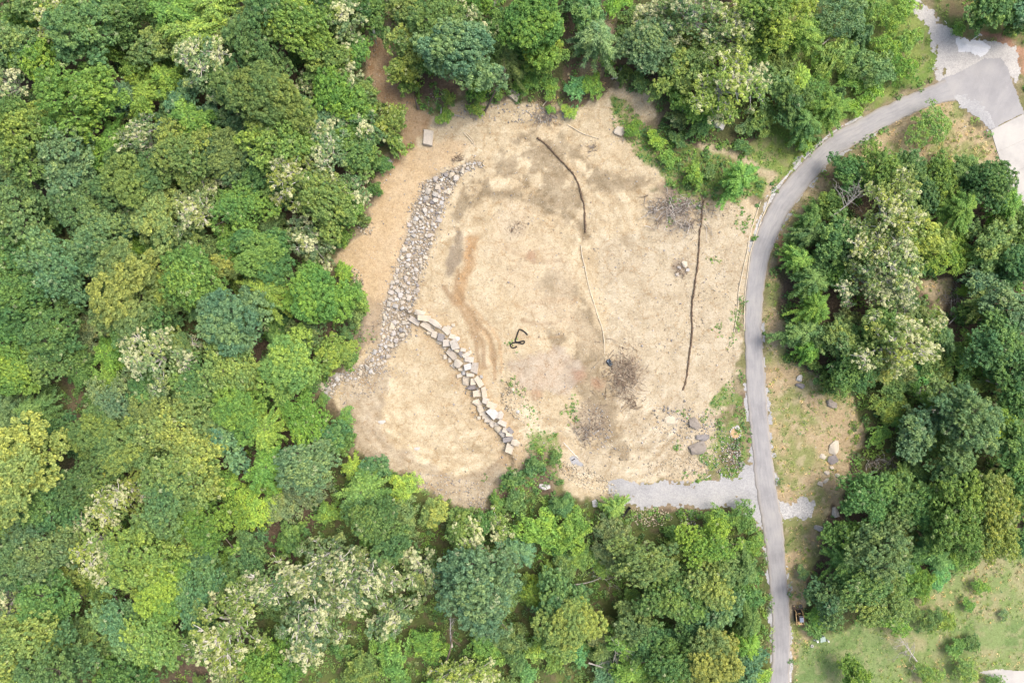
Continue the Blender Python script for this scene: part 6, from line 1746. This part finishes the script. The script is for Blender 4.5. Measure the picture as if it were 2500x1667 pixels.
dead_tree('fallen_log', T(6, 2090, 1045), T(6, 2345, 1160), 3.5, 0, 1, D, 'slanting grey fallen trunk at the right photo edge, lower of two', 'fallen trunk', 0.20, 9, 2.5)
dead_tree('fallen_log', T(6, 1560, 1010), T(6, 1650, 1165), 1.0, 3, 2.0, D, 'grey fallen trunk over white rocks in the right woods', 'fallen trunk', 0.22, 10, 1.4, 0.1)
dead_tree('fallen_log', T(6, 1810, 1075), T(6, 1960, 1190), 1.0, 0, 2.0, DB, 'brown fallen trunk below the pale green bush in the right woods', 'fallen trunk', 0.16, 18, 1.0, 0.1)
dead_tree('fallen_log', T(1, 180, 145), T(1, 290, 250), 1.5, 4, 1.8, D, 'pale forked fallen branch near the upper left corner', 'fallen branch', 0.14, 11, 2.5, 0.0)
dead_tree('fallen_log', T(1, 5, 1250), T(1, 175, 1325), 3.0, 0, 1.8, D, 'straight grey trunk leaning at the left photo edge', 'fallen trunk', 0.22, 12, 2.0, 0.0)
dead_tree('fallen_log', T(2, 1000, 110), T(2, 1070, 5), 5.0, 3, 1.8, M['bark_pale'], 'slim pale leaning trunk at the top photo edge', 'dead tree', 0.16, 13, 1.0, 0.5)
dead_tree('fallen_log', T(2, 1880, 530), T(2, 1975, 545), 0.8, 5, 1.4, D, 'white driftwood-like log in the gap above the clearing', 'log', 0.30, 14, 0.6, 0.0)
dead_tree('fallen_log', T(2, 1385, 725), T(2, 1470, 655), 0.6, 2, 1.0, M['pale_wood'], 'broken tan log at the top edge of the clearing', 'log', 0.14, 15, 0.4, 0.3)
dead_tree('stump', T(2, 690, 808), T(2, 692, 735), 2.6, 0, 1.0, D, 'grey dead snag standing beside the reddish bush', 'stump', 0.26, 19, 0.0, 0.3)
dead_tree('stump', T(2, 535, 745), T(2, 510, 665), 3.2, 0, 1.0, M['bark'], 'dark leaning trunk below the golden tree on the dirt path', 'stump', 0.30, 20, 0.0, 0.3)
dead_tree('fallen_log', T(2, 780, 785), T(2, 860, 805), 0.4, 4, 1.6, D, 'grey fallen branch right of the reddish bush', 'log', 0.14, 21, 0.3, 0.0)
dead_tree('dead_tree', T(3, 975, 305), T(3, 1140, 205), 3.5, 6, 1.6, D, 'pale leaning dead stem on the slope above the road', 'dead tree', 0.12, 22, 2.0, 0.4)
dead_tree('fallen_log', T(9, 1350, 185), T(9, 1505, 65), 0.9, 6, 2.0, D, 'bleached fallen branch above the lower right woods', 'fallen branch', 0.13, 23, 0.5, 0.2)
dead_tree('fallen_log', T(8, 440, 690), T(8, 570, 600), 0.9, 3, 2.0, DB, 'brown fallen trunk in the gap below the terrace', 'fallen trunk', 0.22, 24, 0.7, 0.2)
dead_tree('fallen_log', T(9, 2190, 25), T(9, 2330, 90), 2.5, 2, 2.0, D, 'grey trunk lying near the right photo edge above the golden trees', 'fallen trunk', 0.16, 25, 2.0, 0.2)
dead_tree('dead_tree', T(2, 225, 190), T(2, 248, 310), 0.2, 0, 2.0, M['bark_pale'], 'grey bare trunk showing beside the orange dirt path', 'dead tree', 0.26, 26, 6.0, 0.2)
dead_tree('dead_tree', T(6, 1840, 660), T(6, 1960, 490), 2.0, 8, 2.4, D, 'crooked bleached branch beside the tan grass gap', 'fallen branch', 0.11, 27, 1.0, 0.3)

# ------------------------------------------------------------------ undergrowth, weeds and grass
def ground_cover(name, label, wfun, ncand, nleaf, rad, hgt, la, lb, cols, seed, cat, needle=False):
    r = np.random.default_rng(seed)
    c = r.uniform([-107, -73], [107, 73], (ncand, 2))
    zo = zones(c[:, 0], c[:, 1])
    pd = paved_sd(c[:, 0], c[:, 1])
    w = wfun(c, zo)
    keep = (r.random(ncand) < w) & (pd < -0.25)
    c = c[keep]
    n = len(c)
    W = PV(c[:, 0] * PXM + 1250, 833.5 - c[:, 1] * PXM)
    R = r.uniform(*rad, n)
    H = r.uniform(*hgt, n) * R
    cc = np.array(cols)[r.integers(0, len(cols), n)] * r.uniform(0.8, 1.2, (n, 1))
    d = r.normal(size=(n, nleaf, 3))
    d /= np.linalg.norm(d, axis=2)[..., None]
    d[..., 2] = np.abs(d[..., 2])
    rr = r.uniform(0.25, 1.0, (n, nleaf, 1)) ** 0.6
    Pn = W[:, None, :] + d * rr * np.stack([R, R, H], -1)[:, None, :]
    NR = d * 0.5 + np.array([0, 0, 0.9]) + r.normal(0, 0.5, d.shape)
    ax = (d + r.normal(0, 0.5, d.shape)).reshape(-1, 3) if needle else r.normal(size=(n * nleaf, 3))
    N_ = n * nleaf
    V, Fq = quads_from(Pn.reshape(-1, 3), NR.reshape(-1, 3), la * r.uniform(0.6, 1.3, N_), lb * r.uniform(0.6, 1.3, N_), r, ax)
    tv = np.repeat(r.uniform(0.15, 0.85, n), nleaf)
    lf = np.stack([tv, r.random(N_), np.zeros(N_)], -1)
    me = np_mesh(name, V, Fq, M['leaf_attr'], False, {'lf': np.repeat(lf, 4, 0), 'pc': np.repeat(np.repeat(cc, nleaf, 0), 4, 0) * LEAFK})
    setp(mobj(name, me), label, cat, None, 'stuff')
    print(name, n, N_)
def opens(zo, *ks): return np.maximum.reduce([zo[k] for k in ks])
OPEN = ('dirt', 'verge', 'lawn', 'lawn2', 'meadow', 'bank', 'corner', 'scrub', 'rightscrub', 'rightgap', 'toppath', 'path', 'claycut', 'claybank')
G = lambda *k: [PAL[x] for x in k]
ground_cover('undergrowth', 'low leafy undergrowth on the woodland floor', lambda c, zo: (1 - opens(zo, *OPEN)) * (0.30 + 0.70 * smooth((fbm(c[:, 0], c[:, 1], 5, 61, 3) - 0.36) * 7)) * (1 - 0.6 * zo['topgap']), 15000, 24, (0.4, 1.2), (0.6, 1.3), 0.22, 0.135, G('md', 'dk', 'br', 'ol', 'md', 'br'), 61, 'undergrowth')
ground_cover('scrub_thicket', 'tangled low scrub and vines below and beside the clearing', lambda c, zo: np.maximum(zo['scrub'], zo['rightscrub'] * 0.8) * (1 - zo['dirt']) * 0.9, 24000, 34, (0.35, 1.15), (0.7, 1.7), 0.18, 0.11, G('md', 'br', 'ol', 'yb', 'bo', 'dk', 'ol', 'br'), 62, 'scrub')
ground_cover('bank_growth', 'rank green and yellow growth on the slope above the road', lambda c, zo: np.maximum(zo['bank'], zo['corner'] * 0.7) * 0.95, 16000, 20, (0.3, 0.9), (0.6, 1.3), 0.19, 0.065, G('br', 'yb', 'md', 'li', 'ol', 'br', 'ye'), 63, 'weeds', True)
def wf(c, zo):
    p = smooth((fbm(c[:, 0], c[:, 1], 3.0, 64, 4) - 0.42) * 7)
    w = np.maximum.reduce([zo['weeds_top'] * 0.95 * np.clip(line_dist(c[:, 0], c[:, 1], TPoly(3, [(150, 1000), (290, 1025), (450, 1090), (560, 1180), (640, 1200), (600, 1330)])) - 0.5, 0, 1), zo['weeds_road'] * (0.25 + 0.75 * p), zo['weeds_gully'] * 0.95, zo['weeds_lip'] * 0.9, zo['weeds_line'] * 0.95])
    for (px, py, r_) in ((1393, 1000, 1.4), (1400, 985, 1.2), (1400, 1020, 1.2), (1247, 935, 1.1), (1247, 838, 0.9), (1266, 955, 0.8), (1310, 1020, 1.2), (1330, 1060, 1.4), (1820, 540, 1.3), (1816, 560, 1.0), (1810, 520, 1.0), (1795, 780, 1.0), (1800, 770, 1.0), (1750, 800, 0.8), (1755, 815, 0.7), (1740, 632, 0.7),
                        (1650, 1090, 1.0), (1790, 830, 1.0), (1720, 1020, 0.8), (1735, 1010, 0.8), (1662, 1010, 0.7), (1680, 1020, 0.7), (1250, 1165, 0.5), (1185, 1166, 0.5), (1300, 1010, 0.8), (1280, 995, 0.7), (1635, 540, 0.8), (1700, 500, 1.2), (1660, 490, 1.2), (1540, 330, 1.3), (1530, 310, 1.0), (905, 820, 0.9), (885, 830, 0.8), (1505, 285, 1.2), (1515, 300, 1.0)):
        a = flat(px, py)
        w = np.maximum(w, np.exp(-((c[:, 0] - a[0]) ** 2 + (c[:, 1] - a[1]) ** 2) / r_ ** 2) * 1.2)
    return w
ground_cover('weeds', 'green weed patches growing over the edges of the dirt', wf, 110000, 10, (0.12, 0.42), (0.5, 1.1), 0.13, 0.07, G('br', 'md', 'br', 'te', 'yb'), 64, 'weeds')
ground_cover('dry_grass', 'dry tan and green grass tufts beside the road and in the meadow', lambda c, zo: np.maximum.reduce([zo['verge'], zo['meadow'] * (1 - zo['lawn']) * (1 - zo['lawn2']), zo['rightgap'], zo['topgap'] * 0.5]) * 0.85 * (1 - zo['dirt']), 42000, 12, (0.2, 0.6), (0.4, 0.9), 0.22, 0.045,
             [(0.40, 0.32, 0.19), (0.34, 0.30, 0.15), (0.22, 0.26, 0.09), (0.17, 0.25, 0.065), (0.44, 0.37, 0.24), (0.20, 0.27, 0.08)], 65, 'grass', True)
ground_cover('verge_weeds', 'green weeds among the dry grass right of the road', lambda c, zo: np.maximum(zo['verge'], zo['meadow'] * (1 - zo['lawn']) * (1 - zo['lawn2'])) * smooth((fbm(c[:, 0], c[:, 1], 6, 66, 3) - 0.52) * 9) * (1 - zo['dirt']), 9000, 14, (0.2, 0.7), (0.5, 1.0), 0.16, 0.07, G('br', 'md', 'yb', 'gr'), 66, 'weeds')
ground_cover('lawn_grass', 'short mown grass of the lawn in the bottom right', lambda c, zo: np.maximum(zo['lawn'], zo['lawn2']), 60000, 7, (0.15, 0.4), (0.15, 0.35), 0.13, 0.035, [(0.14, 0.24, 0.07), (0.18, 0.28, 0.09), (0.26, 0.29, 0.12), (0.13, 0.21, 0.07)], 68, 'grass', True)
def twf(c, zo): return zo['dirt'] * 0.05 * smooth((fbm(c[:, 0], c[:, 1], 8, 67, 3) - 0.35) * 4)
